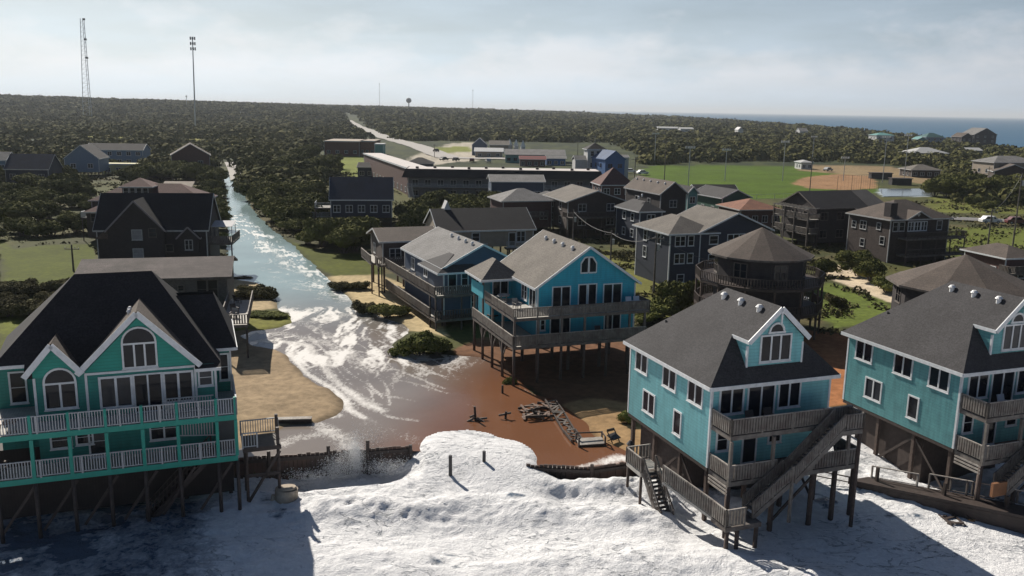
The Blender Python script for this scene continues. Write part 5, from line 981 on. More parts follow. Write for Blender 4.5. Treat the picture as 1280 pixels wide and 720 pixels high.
bulkhead('long dark plank bulkhead running out from under the green house to the gap', [(-60,45),(-30,54.2),(-17.1,57.7),(-7.3,60.0)], 1.85, -1.6, [(-12.9,58.5,2.3),(-10.2,59.15,2.5),(-7.2,59.8,1.95),(-16.9,57.6,2.2)])
b_ = [(1.2,57.2),(5.8,56.9),(9.5,58.3),(14,60.5)]
bulkhead('short dark plank bulkhead between the gap and the near teal house', b_, 1.75, -1.6, [(5.75,56.75,1.95)])
for k, (px, py, ht, lab) in enumerate(((563,594,1.45,'taller lone dark post standing in the foam, left of its shorter mate'),(605,584,1.2,'shorter lone dark post standing in the foam, right of the taller one'))):
    p = at(px, py, 1.2); t = tag(MB().tube((0,0,-1.2),(0,0,ht),.13,.12,10).build('wooden_post', M_dark), lab, 'post', 'lone posts in the surf'); t.location = (p[0], p[1], 1.2)
p = at(357, 626, .3); t = thing('septic_tank', 'upended pale concrete tank lid lying in the foam at the foot of the long bulkhead', 'tank', (p[0], p[1], -.1), .3)
M_conc = mat('stained_concrete', (.38,.32,.25), .85, .3, 2, tint=(.25,.2,.15))
MB().tube((0,0,0),(.1,.05,1.25),.78,.74,18).build('tank_body', M_conc, t, False); MB().tube((.1,.05,1.26),(.1,.06,1.36),.66,.6,18).build('lid', M_conc, t); MB().tube((-.9,-.1,.3),(-.75,-.1,.95),.14,.14,8).build('pipe', M_conc, t)
p = at(368, 527, 1.5); t = thing('washed_up_slab', 'long pale washed-up slab with dark edge lying on the sand beach', 'slab', (p[0], p[1], 1.45), .12)
MB().box(-1.35,1.35,-.3,.3,.28,.36).build('top', M_woodl, t); MB().box(-1.33,1.33,-.27,.27,0,.277).build('side', M_woodd, t)
# broken fence row, sand fence and boardwalk remains
def leaning_post(px, py, ht, lean, lab, arms=()):
    p = at(px, py, 1.4); t = thing('broken_post', lab, 'post', (p[0], p[1], 1.3), 0, 'broken fence posts in the brown water')
    MB().tube((0,0,-.6),(lean,0,ht),.12,.09,8).build('post', M_woodd, t)
    if arms:
        b = MB()
        for (q0, q1) in arms: b.bar(q0, q1, .08, .16)
        b.build('splintered_rail', M_wood, t)
leaning_post(595, 525, 1.25, -.12, 'tallest broken post with splintered rails at the edge of the foam', [((0,0,.35),(-.7,-.3,.05)),((.1,0,.3),(.8,-.4,-.05)),((-.5,.1,.3),(-.1,0,.5)),((0,0,.15),(.9,.1,.25))])
leaning_post(631, 523, .7, .1, 'middle broken post of the drowned fence row', [((0,0,.45),(-.5,0,.35)),((0,0,.5),(.5,.1,.55))])
leaning_post(666, 520, .75, .06, 'right-hand broken post of the drowned fence row', [((0,0,.45),(.6,0,.4))])
leaning_post(628, 491, .8, 0, 'short post at the edge of the shaded ground by the turquoise house')
def debris(label, pts, seed, spread=.7, n=30, name='collapsed_boardwalk', zz=1.45, m=None, sz=(1.4,.14)):
    random.seed(seed); t = thing(name, label, 'boardwalk' if name != 'driftwood' else 'driftwood', (0,0,0)); P = [np.array(at(x, y, 1.5)[:2]) for x, y in pts]; b = MB(); s_ = MB()
    L_ = [np.hypot(*(P[i+1]-P[i])) for i in range(len(P)-1)]; T = sum(L_)
    for k in range(n):
        d = T*k/n; i = 0
        while i < len(L_)-1 and d > L_[i]: d -= L_[i]; i += 1
        u = (P[i+1]-P[i])/L_[i]; c = P[i]+u*d; nn = np.array([-u[1],u[0]]); a = random.gauss(0,.6); dr = nn*math.cos(a)+u*math.sin(a); h1, h2 = random.uniform(0,.35), random.uniform(0,.35); w_ = sz[0]/2*random.uniform(.6,1.1)
        b.bar((*(c-dr*w_),zz+h1),(*(c+dr*w_),zz+h2),sz[1]*1.4,.05)
    for i in range(len(P)-1):
        for o in (-.45,.45):
            u = (P[i+1]-P[i])/L_[i]; nn = np.array([-u[1],u[0]]); s_.bar((*(P[i]+nn*o),zz+.1+random.random()*.2),(*(P[i+1]+nn*o),zz+.05+random.random()*.2),.1,.2)
    b.build('plank', m or M_wood, t); s_.build('stringer', M_woodd, t)
debris('collapsed boardwalk trailing from the shaded ground down to the tilted platform', [(688,503),(699,520),(712,540),(722,552)], 3, n=20, sz=(1.0,.12))
debris('washed-out plank path in the brown water behind the broken posts', [(652,514),(672,509),(692,509)], 4, n=12, m=mat('wet_brown_planks', (.16,.10,.075), .7, .3))
debris('second row of drowned planks nearer the foam', [(655,522),(690,519)], 8, n=8, m=MC['wet_brown_planks'])
p = at(738, 553, 1.5); t = thing('tilted_platform', 'tilted pale wooden platform with rails on the orange sand', 'platform', (p[0], p[1], 1.35), .15)
MB().hexa([(-1.0,-.5,.1),(1.0,-.5,.15),(1.0,.5,.3),(-1.0,.5,.25),(-1.0,-.5,.18),(1.0,-.5,.23),(1.0,.5,.38),(-1.0,.5,.33)]).build('platform_floor', M_woodl, t)
for x, y in ((-1,-.5),(1,-.5),(1,.5),(-1,.5)): MB().box(x-.06,x+.06,y-.06,y+.06,-.2,.8).build('post', M_wood, t)
b = MB(); b.bar((-1,-.5,.1),(1,-.5,.12),.08,.16); b.bar((-1,.5,.75),(1,.5,.75),.06,.1); b.bar((1,-.5,.75),(1,.5,.75),.06,.1); b.build('rail', M_woodd, t)
p = at(767, 551, 1.5); t = thing('crumpled_chair', 'dark crumpled chair frame on the sand right of the tilted platform', 'chair', (p[0], p[1], 1.45), .6)
MB().hexa([(-.4,-.35,.25),(.4,-.35,.3),(.4,.35,.5),(-.4,.35,.42),(-.4,-.35,.31),(.4,-.35,.36),(.4,.35,.56),(-.4,.35,.48)]).build('seat', M_dark, t)
b = MB()
for x in (-.35,.35): b.bar((x,-.3,0),(x,.4,.8),.06,.06); b.bar((x,.3,0),(x,-.3,.4),.06,.06)
b.bar((-.35,.4,.8),(.35,.4,.8),.06,.2); b.build('frame', M_dark, t)
# right of C: torn boardwalk and loose rails along D
t = thing('boardwalk', 'torn brown boardwalk with pale handrails under the right-hand teal house', 'walkway', (OD[0], OD[1], 0), T20)
b = MB(); b.hexa([(-5.2,3.4,1.4),(-3.6,3.4,1.4),(4.5,-6.6,1.8),(2.6,-7.2,1.8),(-5.2,3.4,1.6),(-3.6,3.4,1.6),(4.5,-6.6,2.0),(2.6,-7.2,2.0)]); b.build('walkway_floor', M_woodd, t)
b = MB(); b.hexa([(-5.1,3.3,-.6),(-4.9,3.3,-.6),(2.8,-7.1,-.6),(2.6,-7.1,-.6),(-5.1,3.3,1.38),(-4.9,3.3,1.38),(2.8,-7.1,1.75),(2.6,-7.1,1.75)]); b.build('skirt_board', M_woodd, t)
r = MB(); railing(r, (-3.5,3.2), (-1.8,.9,1.7), 1.55, h=.9, step=2, bw=.08, m=1, mt=1); railing(r, (-1.3,.4), (4.3,-6.5,2.0), 1.75, h=1.0, step=1.2, bw=.1, m=0, mt=1); r.build('handrail', [M_wood, M_woodl], t)
r = MB(); railing(r, (-5.2,3.4), (-8.2,6.6,1.3), 1.3, h=.5, step=2, bw=.12, m=0, mt=0); r.build('handrail', M_woodd, t)
b = MB(); b.box(-.1,1.3,-3.4,-3.2,2.6,3.5); b.build('end_panel', mat('orange_cedar', (.22,.10,.045), .7, .3), t)
for x, y in ((-3.6,2.6),(-1.2,-.8),(1.0,-3.6),(3.4,-6.2)): MB().bar((x,y,-1),(x,y,2.6),.18,.18).build('post', M_woodd, t)
p = at(1231, 657, .5)
t = thing('broken_stair', 'broken stair with orange treads lying in the foam below the right-hand teal house', 'stairs', (p[0], p[1], .3), .5)
b = MB()
for k in range(3): b.bar((-.9,-.4+k*.4,.25+.16*k),(.9,-.3+k*.4,.35+.16*k),.3,.06)
b.build('tread', mat('orange_treads', (.42,.24,.11), .7, .2), t); b = MB(); b.bar((-.8,-.6,.1),(-.8,.9,.7),.06,.25); b.bar((.8,-.5,.15),(.8,1.0,.8),.06,.25); b.build('stringer', M_woodd, t)
debris('dark driftwood boards tangled in the foam left of the broken stair', [(1183,632),(1200,645)], 12, n=6, name='driftwood', zz=.7, m=M_woodd)
p = at(1026, 586, .9)
# understorey clutter near the round house
for k, (x, y, lab) in enumerate(((988,386,'first white container under the round house decks'),(996,384,'second white container under the round house decks'),(1006,381,'tallest white container under the round house decks'))):
    p = at(x, y, 1.6); t = thing('propane_tank', lab, 'tank', (p[0], p[1], 1.5), 0, 'white tanks under the round house'); s_ = .35+.06*k
    MB().tube((0,0,0),(0,0,s_*2.2),s_,s_,10).build('cylinder', P_wh, t); MB().tube((0,0,s_*2.2),(0,0,s_*2.5),s_*.4,s_*.3,8).build('cap', M_metal, t)
# spray thrown up where the sea pours over the broken end of the bulkhead
def spray(label, pts, seed):
    r_ = np.random.default_rng(seed); V_ = []; F_ = []
    for (x, y, z, rx, ry, rz2, n, sz) in pts:
        for i in range(n):
            c = np.array([x, y, z])+r_.normal(0, 1, 3)*np.array([rx, ry, rz2])*.5; s_ = sz*r_.uniform(.4, 1.3); k = len(V_)
            o = r_.normal(0, 1, (4, 3)); o /= np.linalg.norm(o, axis=1)[:,None]; V_ += [tuple(c+q*s_) for q in o]; F_ += [(k,k+1,k+2),(k,k+2,k+3),(k,k+3,k+1),(k+1,k+3,k+2)]
    me = bpy.data.meshes.new('sea_spray'); me.from_pydata(V_, [], F_); me.materials.append(mat('spray_white', (.8,.8,.8), .6, .05, bump=0)); o = bpy.data.objects.new('sea_spray', me); COL.objects.link(o); return tag(o, label, 'spray', None, 'stuff')
spray('white spray bursting over the broken end of the long bulkhead', [(-12.2,58.1,.7,1.2,.6,.9,6000,.03),(-10.9,58.4,1.3,.5,.5,1.6,9000,.026),(-11.4,58.5,1.9,.9,.9,.9,3500,.024),(-8.6,58.6,.6,1.9,.7,.7,6000,.03),(-10.8,61.5,1.6,1.3,2.2,.3,1400,.03),(-14,57.4,.5,1.6,.6,.4,1400,.04)], 5)

# ================================================================== VEGETATION
def leaf_arrays(r_, blobs, n, sz):
    """leaf flakes spread through a set of overlapping crown lobes"""
    w_ = np.array([b[3]*b[4]*b[5] for b in blobs]); w_ = w_**.67/np.sum(w_**.67); ix = r_.choice(len(blobs), n, p=w_); B = np.array(blobs)[ix]
    d = r_.normal(0, 1, (n, 3)); d /= np.linalg.norm(d, axis=1)[:,None]; d[:,2] = np.where(d[:,2] < -.25, -d[:,2], d[:,2]); rr = r_.uniform(.55, 1.08, n)**.5
    c = B[:,:3]+d*rr[:,None]*B[:,3:6]; nrm = d+r_.normal(0, .55, (n, 3)); nrm /= np.linalg.norm(nrm, axis=1)[:,None]
    t = np.cross(nrm, r_.normal(0, 1, (n, 3))); t /= np.linalg.norm(t, axis=1)[:,None]; b = np.cross(nrm, t); s_ = (sz*r_.uniform(.5, 1.4, n))[:,None]
    return np.stack([c-t*s_, c-b*s_*.55, c+t*s_, c+b*s_*.55], 1)
def quads_mesh(name, Q, m):
    V_ = Q.reshape(-1, 3).astype(np.float32); n = len(V_)//4; me = bpy.data.meshes.new(name); me.vertices.add(len(V_)); me.vertices.foreach_set('co', V_.ravel())
    me.loops.add(n*4); me.loops.foreach_set('vertex_index', np.arange(n*4, dtype=np.int32)); me.polygons.add(n); me.polygons.foreach_set('loop_start', np.arange(0, n*4, 4, dtype=np.int32)); me.polygons.foreach_set('loop_total', np.full(n, 4, np.int32))
    me.update(calc_edges=True); me.materials.append(m); return me
def leaf_mat(name, a, b_, c_, ns=.35, sp=.32):
    m = bpy.data.materials.new(name); m.use_nodes = True; N = m.node_tree.nodes; L = m.node_tree.links; b = N['Principled BSDF']; b.inputs['Roughness'].default_value = .9; b.inputs['Specular IOR Level'].default_value = .05
    oi = N.new('ShaderNodeObjectInfo'); gi = N.new('ShaderNodeNewGeometry'); n = N.new('ShaderNodeTexNoise'); n.inputs['Scale'].default_value = ns; n.inputs['Detail'].default_value = 7; n.inputs['Roughness'].default_value = .6; L.new(gi.outputs['Position'], n.inputs['Vector'])
    ri = N.new('ShaderNodeMath'); ri.operation = 'MULTIPLY_ADD'; L.new(gi.outputs['Random Per Island'], ri.inputs[0]); ri.inputs[1].default_value = .45; L.new(n.outputs['Fac'], ri.inputs[2])
    r2 = N.new('ShaderNodeMath'); r2.operation = 'MULTIPLY_ADD'; L.new(oi.outputs['Random'], r2.inputs[0]); r2.inputs[1].default_value = .3; L.new(ri.outputs[0], r2.inputs[2])
    cr_ = N.new('ShaderNodeValToRGB'); e = cr_.color_ramp.elements; e[0].position = .4; e[0].color = (*a, 1); e[1].position = 1.05; e[1].color = (*c_, 1); q = e.new(.72); q.color = (*b_, 1)
    L.new(r2.outputs[0], cr_.inputs[0]); L.new(cr_.outputs[0], b.inputs['Base Color'])
    return m
M_leaf = leaf_mat('shrub_leaves', (.032,.038,.012), (.07,.078,.024), (.135,.137,.045))
M_leafy = leaf_mat('bright_shrub_leaves', (.045,.056,.016), (.09,.105,.03), (.155,.16,.05))
M_leafd = leaf_mat('marsh_elder_leaves', (.035,.035,.018), (.06,.056,.028), (.11,.10,.045))
M_far = leaf_mat('distant_woods_leaves', (.034,.040,.016), (.058,.064,.024), (.12,.115,.042), .014)
def crown_core(blobs, k=.72):
    b = bmesh.new()
    for x, y, z, rx, ry, rz2 in blobs:
        r_ = bmesh.ops.create_icosphere(b, subdivisions=2, radius=1)
        for v in r_['verts']: v.co = Vector((x+v.co.x*rx*k, y+v.co.y*ry*k, z+v.co.z*rz2*k))
    V_ = np.array([v.co[:] for v in b.verts]); F_ = [[v.index for v in f.verts] for f in b.faces]; b.verts.ensure_lookup_table(); b.free(); return V_, F_
def crown_mesh(seed, R_, Hh_, n, sz, m):
    r_ = np.random.default_rng(seed); blobs = [(0,0,Hh_*.5,R_*.62,R_*.62,Hh_*.46)]
    for i in range(9):
        a = i*2.4+r_.uniform(0,.8); q = R_*r_.uniform(.35,.72); s_ = R_*r_.uniform(.24,.46); blobs.append((q*math.cos(a), q*math.sin(a), Hh_*r_.uniform(.3,.78), s_, s_*r_.uniform(.8,1.2), s_*r_.uniform(.6,.95)))
    Q = leaf_arrays(r_, blobs, n, sz); core = bpy.data.meshes.new('crown'); cv, cf = crown_core(blobs, .66)
    qv = Q.reshape(-1,3); V_ = np.concatenate([qv, cv]); F_ = [list(range(i*4, i*4+4)) for i in range(len(Q))]+[[j+len(qv) for j in f] for f in cf]
    core.from_pydata([tuple(v) for v in V_], [], F_); core.materials.append(m); return core
def stem_mesh(R_, Hh_):
    b = MB(); 
    for i in range(5):
        a = i*1.26; b.tube((.08*math.cos(a),.08*math.sin(a),-.3),(R_*.35*math.cos(a),R_*.35*math.sin(a),Hh_*.55),.09,.035,6)
    b.tube((0,0,-.4),(0,0,Hh_*.6),.14,.05,6); o = b.build('stem', M_pile); me = o.data; bpy.data.objects.remove(o); return me
KINDS_ = []
for i in range(5): KINDS_.append((crown_mesh(20+i, 2.6, 2.6+.3*(i % 3), 2600, .16, M_leaf), stem_mesh(2.6, 2.6)))
CR_Y = [(crown_mesh(40+i, 2.2, 2.0, 2600, .13, M_leafy), stem_mesh(2.2, 2.0)) for i in range(2)]
CR_D = [(crown_mesh(50+i, 2.2, 1.5, 2800, .11, M_leafd), stem_mesh(2.2, 1.5)) for i in range(2)]
def gh(x, y): return float(ground_h(np.array([x], float), np.array([y], float))[0])
def blocked(x, y, r_):
    for (ox, oy, th, x0, x1, y0, y1) in FOOT:
        dx, dy = x-ox, y-oy; lx = dx*math.cos(th)+dy*math.sin(th); ly = -dx*math.sin(th)+dy*math.cos(th)
        if x0-r_ < lx < x1+r_ and y0-r_ < ly < y1+r_: return True
    return False
def shrub(x, y, s_, sz_, kindset, label, group=None, name='shrub', cat='bush'):
    c, st = random.choice(kindset); t = thing(name, label, cat, (x, y, gh(x, y)-.12), random.uniform(0, 6.28), group); t.scale = (s_*random.uniform(.85,1.2), s_*random.uniform(.85,1.2), sz_)
    o = bpy.data.objects.new('crown', c); COL.objects.link(o); o.parent = t; o = bpy.data.objects.new('stem', st); COL.objects.link(o); o.parent = t; return t
random.seed(21)
for q_ in ((412, 250, 7.4),): _o = at(*q_)[:2]; foot(_o, rad(8), -5, 14, -9, 2)
# shrubs one can single out
for (px, py, s_, sz_, ks, lab) in (
 (322,372,1.25,1.0,CR_D,'low rounded olive bush on the sand spit at the left bank of the flood'),(302,374,.8,.8,CR_D,'smaller olive bush left of the rounded one on the sand spit'),(338,374,.7,.75,CR_D,'olive bush at the tip of the sand spit'),
 (425,362,1.0,.75,CR_D,'low olive bush on the right bank between two sandy lobes'),(446,362,.85,.7,CR_D,'low olive bush right of its neighbour on the upper sandy lobe'),
 (455,391,.95,1.0,CR_D,'tall brown-green bush by the lower sandy lobe'),(484,397,.9,.8,CR_Y,'low green bush right of the tall brown-green one'),(503,396,.7,.7,CR_Y,'green bush against the slate blue house wall'),
 (505,443,.7,.6,CR_Y,'left low bush of the clump at the corner of the brown water'),(525,443,1.0,1.1,CR_Y,'tallest bush of the clump at the corner of the brown water'),(548,442,.9,.85,CR_Y,'right bush of the clump at the corner of the brown water'),
 (843,396,1.35,1.6,KINDS_,'large rounded dark tree-like bush left of the near teal roof'),(822,400,1.1,1.1,CR_Y,'green bush left of the large dark one by the near teal roof'),(808,404,.9,.8,CR_Y,'low green bush at the right rear of the turquoise house'),(858,392,.8,1.3,KINDS_,'dark upright bush touching the near teal roof line'),
 (786,530,.45,.6,CR_Y,'small green bush at the left rear pile of the near teal house'),(638,478,.35,.5,CR_Y,'tiny bush at the front corner pile of the turquoise house'),
 (1042,382,.8,.9,CR_D,'brown bush left of the green patch beyond the orange sand'),(1030,345,1.0,1.1,KINDS_,'dark bush beside the round house deck'),(1072,345,1.3,1.2,KINDS_,'large dark bush on the pale track verge'),(1088,352,1.2,1.3,KINDS_,'dark bush below the cedar house wall'),(1108,366,1.1,1.0,CR_Y,'olive bush left of the wide round roof'),(1060,330,.8,.8,KINDS_,'dark bush between the two big cedar houses'),
 (300,347,.9,.35,CR_D,'flat grassy mound on the first sand spit'),(325,395,1.0,.3,CR_Y,'flat bright green mound at the flood edge below the spit'),(345,397,.8,.3,CR_Y,'flat green mound at the tip of the lower spit')):
    p = at(px, py, 1.4); shrub(p[0], p[1], s_, sz_, ks, lab)
# thickets: each bush its own thing
def thicket(poly, n, label, group, smin=.9, smax=1.8, ks=None, rmin=2.6):
    P = pxpoly(poly); lo, hi = P.min(0), P.max(0); pts = []; tries = 0
    while len(pts) < n and tries < n*60:
        tries += 1; x, y = random.uniform(lo[0], hi[0]), random.uniform(lo[1], hi[1])
        if not inside(P, np.array([x]), np.array([y]))[0] or blocked(x, y, 1.2): continue
        if any((x-a)**2+(y-b)**2 < rmin**2 for a, b in pts): continue
        if inside(CHAN, np.array([x]), np.array([y]))[0] or (y < 320 and dist(CHAN, np.array([x]), np.array([y]))[0] < 2.0): continue
        pts.append((x, y)); s_ = random.uniform(smin, smax); shrub(x, y, s_, s_*random.uniform(.75,1.1), ks or KINDS_, label, group)
thicket([(-20,250),(110,240),(118,308),(60,300),(0,312),(-40,320)], 34, 'dense dark green bush in the thicket left of the near-black house', 'bushes in the left thicket')
thicket([(-40,225),(105,222),(115,245),(-40,255)], 24, 'dark bush in the thicket below the navy house at the left edge', 'bushes below the left-edge houses', 1.2, 2.2, None, 3.4)
thicket([(100,212),(262,210),(275,222),(255,232),(110,232)], 26, 'dark bush between the pale blue houses and the cupola house', 'bushes behind the cupola house', 1.2, 2.2, None, 3.4)
thicket([(256,222),(278,224),(284,262),(284,312),(262,318),(256,260)], 20, 'rounded dark bush on the left bank of the flooded street', 'bushes on the left bank of the flooded street', 1.0, 1.7, None, 2.6)
thicket([(306,240),(390,236),(396,276),(480,284),(545,288),(460,305),(462,322),(400,318),(360,296),(328,268)], 62, 'rounded dark bush in the broad thicket right of the flooded street', 'bushes right of the flooded street', 1.2, 2.0, None, 2.9)
thicket([(420,275),(505,272),(545,262),(620,262),(600,282),(545,288),(470,286)], 30, 'dark bush between the navy house and the black-roofed long house', 'bushes in front of the motel', 1.1, 1.9, None, 3.0)
thicket([(0,360),(60,362),(92,356),(88,384),(40,400),(0,404)], 12, 'brownish low bush on the lawn behind the green house', 'low bushes behind the green house', .9, 1.3, CR_D, 2.2)
thicket([(1168,234),(1290,238),(1290,256),(1200,252),(1166,246)], 26, 'dark bush in the hedge-like belt right of the ball field', 'bushes right of the ball field', 1.5, 2.4, None, 3.6)
thicket([(1210,258),(1250,258),(1252,264),(1212,264)], 3, 'small dark bush on the grass above the highway', 'small bushes on the highway verge', .8, 1.1, None, 5)
thicket([(300,200),(410,200),(420,222),(400,232),(300,228)], 30, 'dark bush between the flooded street and the green verge', 'bushes behind the right thicket', 1.6, 2.6, None, 4.4)
thicket([(700,300),(760,310),(770,330),(700,330)], 0, '', '')
# far woods: one mass
def woods():
    r_ = np.random.default_rng(99); N_ = 17000; a = r_.uniform(-.72, .72, N_); y = np.exp(r_.uniform(math.log(235), math.log(3800), N_)); x = a*y
    z = ground_h(x, y); keep_ = z > .9
    clear = [pxpoly(q) for q in ([(820,272),(795,214),(812,206),(900,203),(1010,202),(1110,206),(1180,212),(1190,272)],[(1110,252),(1300,256),(1300,300),(1110,300)],[(396,192),(404,176),(500,176),(760,178),(800,190),(830,240),(700,262),(500,262),(420,236)],[(0,300),(0,213),(260,213),(300,213),(300,240)],
        [(266,200),(298,200),(316,262),(262,262)],[(425,150),(445,150),(520,185),(470,185)])]
    for P in clear: keep_ &= ~inside(P, x, y)
    # thin the yellow-green marsh belt at the left
    belt = (y > 380)&(y < 640)&(x < -60)&(x > -420); keep_ &= ~(belt&(r_.random(N_) < .55))
    for (ox, oy, th, x0, x1, y0, y1) in FOOT:
        dx, dy = x-ox, y-oy; lx = dx*math.cos(th)+dy*math.sin(th); ly = -dx*math.sin(th)+dy*math.cos(th); keep_ &= ~((lx > x0-3)&(lx < x1+3)&(ly > y0-9-oy*.03)&(ly < y1+3))
    x, y, z = x[keep_], y[keep_], z[keep_]; n = len(x); K = 84
    R_ = (1.7+y*.0068)*r_.uniform(.5, 1.5, n); Hh_ = np.minimum(R_*r_.uniform(.7, 1.3, n), 2.6+y*.0020+r_.uniform(0, 3.6, n))
    d = r_.normal(0, 1, (n, K, 3)); d /= np.linalg.norm(d, axis=2)[...,None]; d[...,2] = np.abs(d[...,2]); rr = r_.uniform(.6, 1.0, (n, K))**.5
    c = np.stack([x, y, z], -1)[:,None,:]+d*rr[...,None]*np.stack([R_, R_, Hh_], -1)[:,None,:]
    nrm = d+r_.normal(0, .3, d.shape); nrm /= np.linalg.norm(nrm, axis=2)[...,None]; t = np.cross(nrm, r_.normal(0, 1, d.shape)); t /= np.linalg.norm(t, axis=2)[...,None]; b = np.cross(nrm, t)
    s_ = (R_[:,None]*.175*r_.uniform(.6, 1.4, (n, K)))[...,None]; Q = np.stack([c-t*s_, c-b*s_*.7, c+t*s_, c+b*s_*.7], 2).reshape(-1, 4, 3)
    me = quads_mesh('far_woods', Q, M_far); o = bpy.data.objects.new('far_woods', me); COL.objects.link(o); tag(o, 'dark green mass of low maritime woods stretching to the skyline', 'woods', None, 'stuff')
woods()
# tufts of scrub and grass over the open ground
def scrub(label, name, regions, sz, m, hz=.35):
    r_ = np.random.default_rng(5); Q = []
    for P, n in regions:
        P = pxpoly(P); lo, hi = P.min(0), P.max(0); x = r_.uniform(lo[0], hi[0], n*3); y = r_.uniform(lo[1], hi[1], n*3); k = inside(P, x, y); x, y = x[k], y[k]
        k = ~((y < 320)&inside(CHAN, x, y))&(fbm(x, y, 5, 4) > .47)&~inside(pxpoly([(780,204),(1190,204),(1190,252),(780,256)]), x, y)
        for q in ZONES[:2]+ZONES[2:4]: k &= ~inside(pxpoly(q[0]), x, y)
        for (ox, oy, th, x0, x1, y0, y1) in FOOT:
            dx, dy = x-ox, y-oy; lx = dx*math.cos(th)+dy*math.sin(th); ly = -dx*math.sin(th)+dy*math.cos(th); k &= ~((lx > x0)&(lx < x1)&(ly > y0)&(ly < y1))
        x, y = x[k], y[k]; n2 = len(x); z = ground_h(x, y); c = np.stack([x, y, z+r_.uniform(0, hz, n2)], -1); nn = r_.normal(0, 1, (n2, 3)); nn[:,2] = np.abs(nn[:,2])+.3; nn /= np.linalg.norm(nn, axis=1)[:,None]
        t = np.cross(nn, r_.normal(0, 1, (n2, 3))); t /= np.linalg.norm(t, axis=1)[:,None]; b = np.cross(nn, t); s_ = (sz*r_.uniform(.5, 1.5, n2)*(.6+y/220))[:,None]; Q.append(np.stack([c-t*s_, c-b*s_*.6, c+t*s_, c+b*s_*.6], 1))
    me = quads_mesh(name, np.concatenate(Q), m); o = bpy.data.objects.new(name, me); COL.objects.link(o); tag(o, label, 'scrub', None, 'stuff')
scrub('rough olive scrub and weeds between the houses', 'scrub', [([(-60,215),(1320,215),(1320,330),(1000,345),(600,300),(-60,320)], 60000),([(-80,320),(290,300),(290,350),(-80,470)], 14000),([(700,300),(1000,300),(1150,420),(900,420),(740,400)], 14000)], .22, M_leafd)

# ================================================================== TOWERS, POLES, WIRES
def sky_x(px, D): return atd(px, 200, D)[0]
D = 1100; x = atd(107, 128, D)[0]; zb = gh(x, D); zt = atd(103, 23, D)[2]
t = thing('lattice_tower', 'tall lattice radio tower leaning to a point at the far left skyline', 'tower', (x, D, zb))
b = MB(); hh = zt-zb; X_ = lambda px, py: atd(px, py, D)[0]-x; xa = X_(102.5,128); ta = X_(100.3,23); xb = X_(113.5,128); tb = X_(104.8,23)
MB().bar((xa,0,0),(ta,0,hh),.55,.55).build('leg', M_metal, t); MB().bar((xb,0,0),(tb,0,hh),.55,.55).build('leg', M_metal, t); MB().bar(((xa+xb)/2,6,0),((ta+tb)/2,1,hh),.45,.45).build('leg', M_metal, t)
for i in range(22):
    u, v = i/22, (i+1)/22; pa = lambda k: Vector((xa+(ta-xa)*k, 0, hh*k)); pb = lambda k: Vector((xb+(tb-xb)*k, 0, hh*k)); b.bar(pa(u), pb(v), .22, .22); b.bar(pb(u), pb(u)+(pa(u)-pb(u)), .22, .22)
b.build('bracing', M_metal, t)
for k, zz in enumerate((.995,.8,.62)): MB().box(tb+(xb-tb)*(1-zz)-1.6,tb+(xb-tb)*(1-zz)+1.2,-.6,.6,hh*zz-1.5,hh*zz+.8).build('antenna', M_dark, t)
D = 800; x = atd(243, 138, D)[0]; zb = gh(x, D); hh = atd(241, 46, D)[2]-zb; xt = atd(240.5, 46, D)[0]-x
t = thing('cell_tower', 'slim cell tower pole with clustered antenna panels right of the lattice tower', 'tower', (x, D, zb)); MB().tube((0,0,0),(xt,0,hh),.75,.4,8).build('pole', M_metal, t)
for zz in (0, 4.5, 9):
    for k in range(6):
        a = k*math.pi/3; MB().box(xt+2.1*math.cos(a)-.3,xt+2.1*math.cos(a)+.3,2.1*math.sin(a)-.3,2.1*math.sin(a)+.3,hh-zz-2.6,hh-zz).build('antenna_panel', M_dark, t)
    b = MB(); b.bar((xt-2.1,0,hh-zz-1.2),(xt+2.1,0,hh-zz-1.2),.2,.2); b.bar((xt,-2.1,hh-zz-1.2),(xt,2.1,hh-zz-1.2),.2,.2); b.build('mount', M_dark, t)
for k, (px, py, D, lab) in enumerate(((475.5,104,2500,'thin far mast on the skyline left of the water tower'),(590.5,112,2500,'thin far mast on the skyline right of the water tower'),(237.5,119,1500,'short mast just left of the cell tower foot'))):
    x = sky_x(px, D); zb = gh(x, D); t = thing('mast', lab, 'mast', (x, D, zb)); MB().tube((0,0,0),(0,0,atd(px, py, D)[2]-zb),.55,.4,6).build('pole', mat('mast_steel', (.3,.31,.33), .6, .1), t); MB().box(-1,1,-1,1,atd(px, py, D)[2]-zb-3,atd(px, py, D)[2]-zb-1).build('beacon', MC['mast_steel'], t)  # one even grey for pole and beacon
D = 2500; x = sky_x(511.5, D); zb = gh(x, D); hh = atd(511, 126, D)[2]-zb
t = thing('water_tower', 'dark round-tanked water tower on the skyline between two thin masts', 'water tower', (x, D, zb)); bm_ = bmesh.new(); bmesh.ops.create_uvsphere(bm_, u_segments=20, v_segments=12, radius=7.6)
for v in bm_.verts: v.co.z = v.co.z*.95+hh+1
me = bpy.data.meshes.new('tank'); bm_.to_mesh(me); bm_.free(); me.materials.append(mat('tank_paint', (.09,.11,.14), .6, .1)); o = bpy.data.objects.new('tank', me); COL.objects.link(o); o.parent = t
MB().tube((0,0,0),(0,0,hh-5),1.6,1.3,10).build('stem', MC['tank_paint'], t)
PT = {}
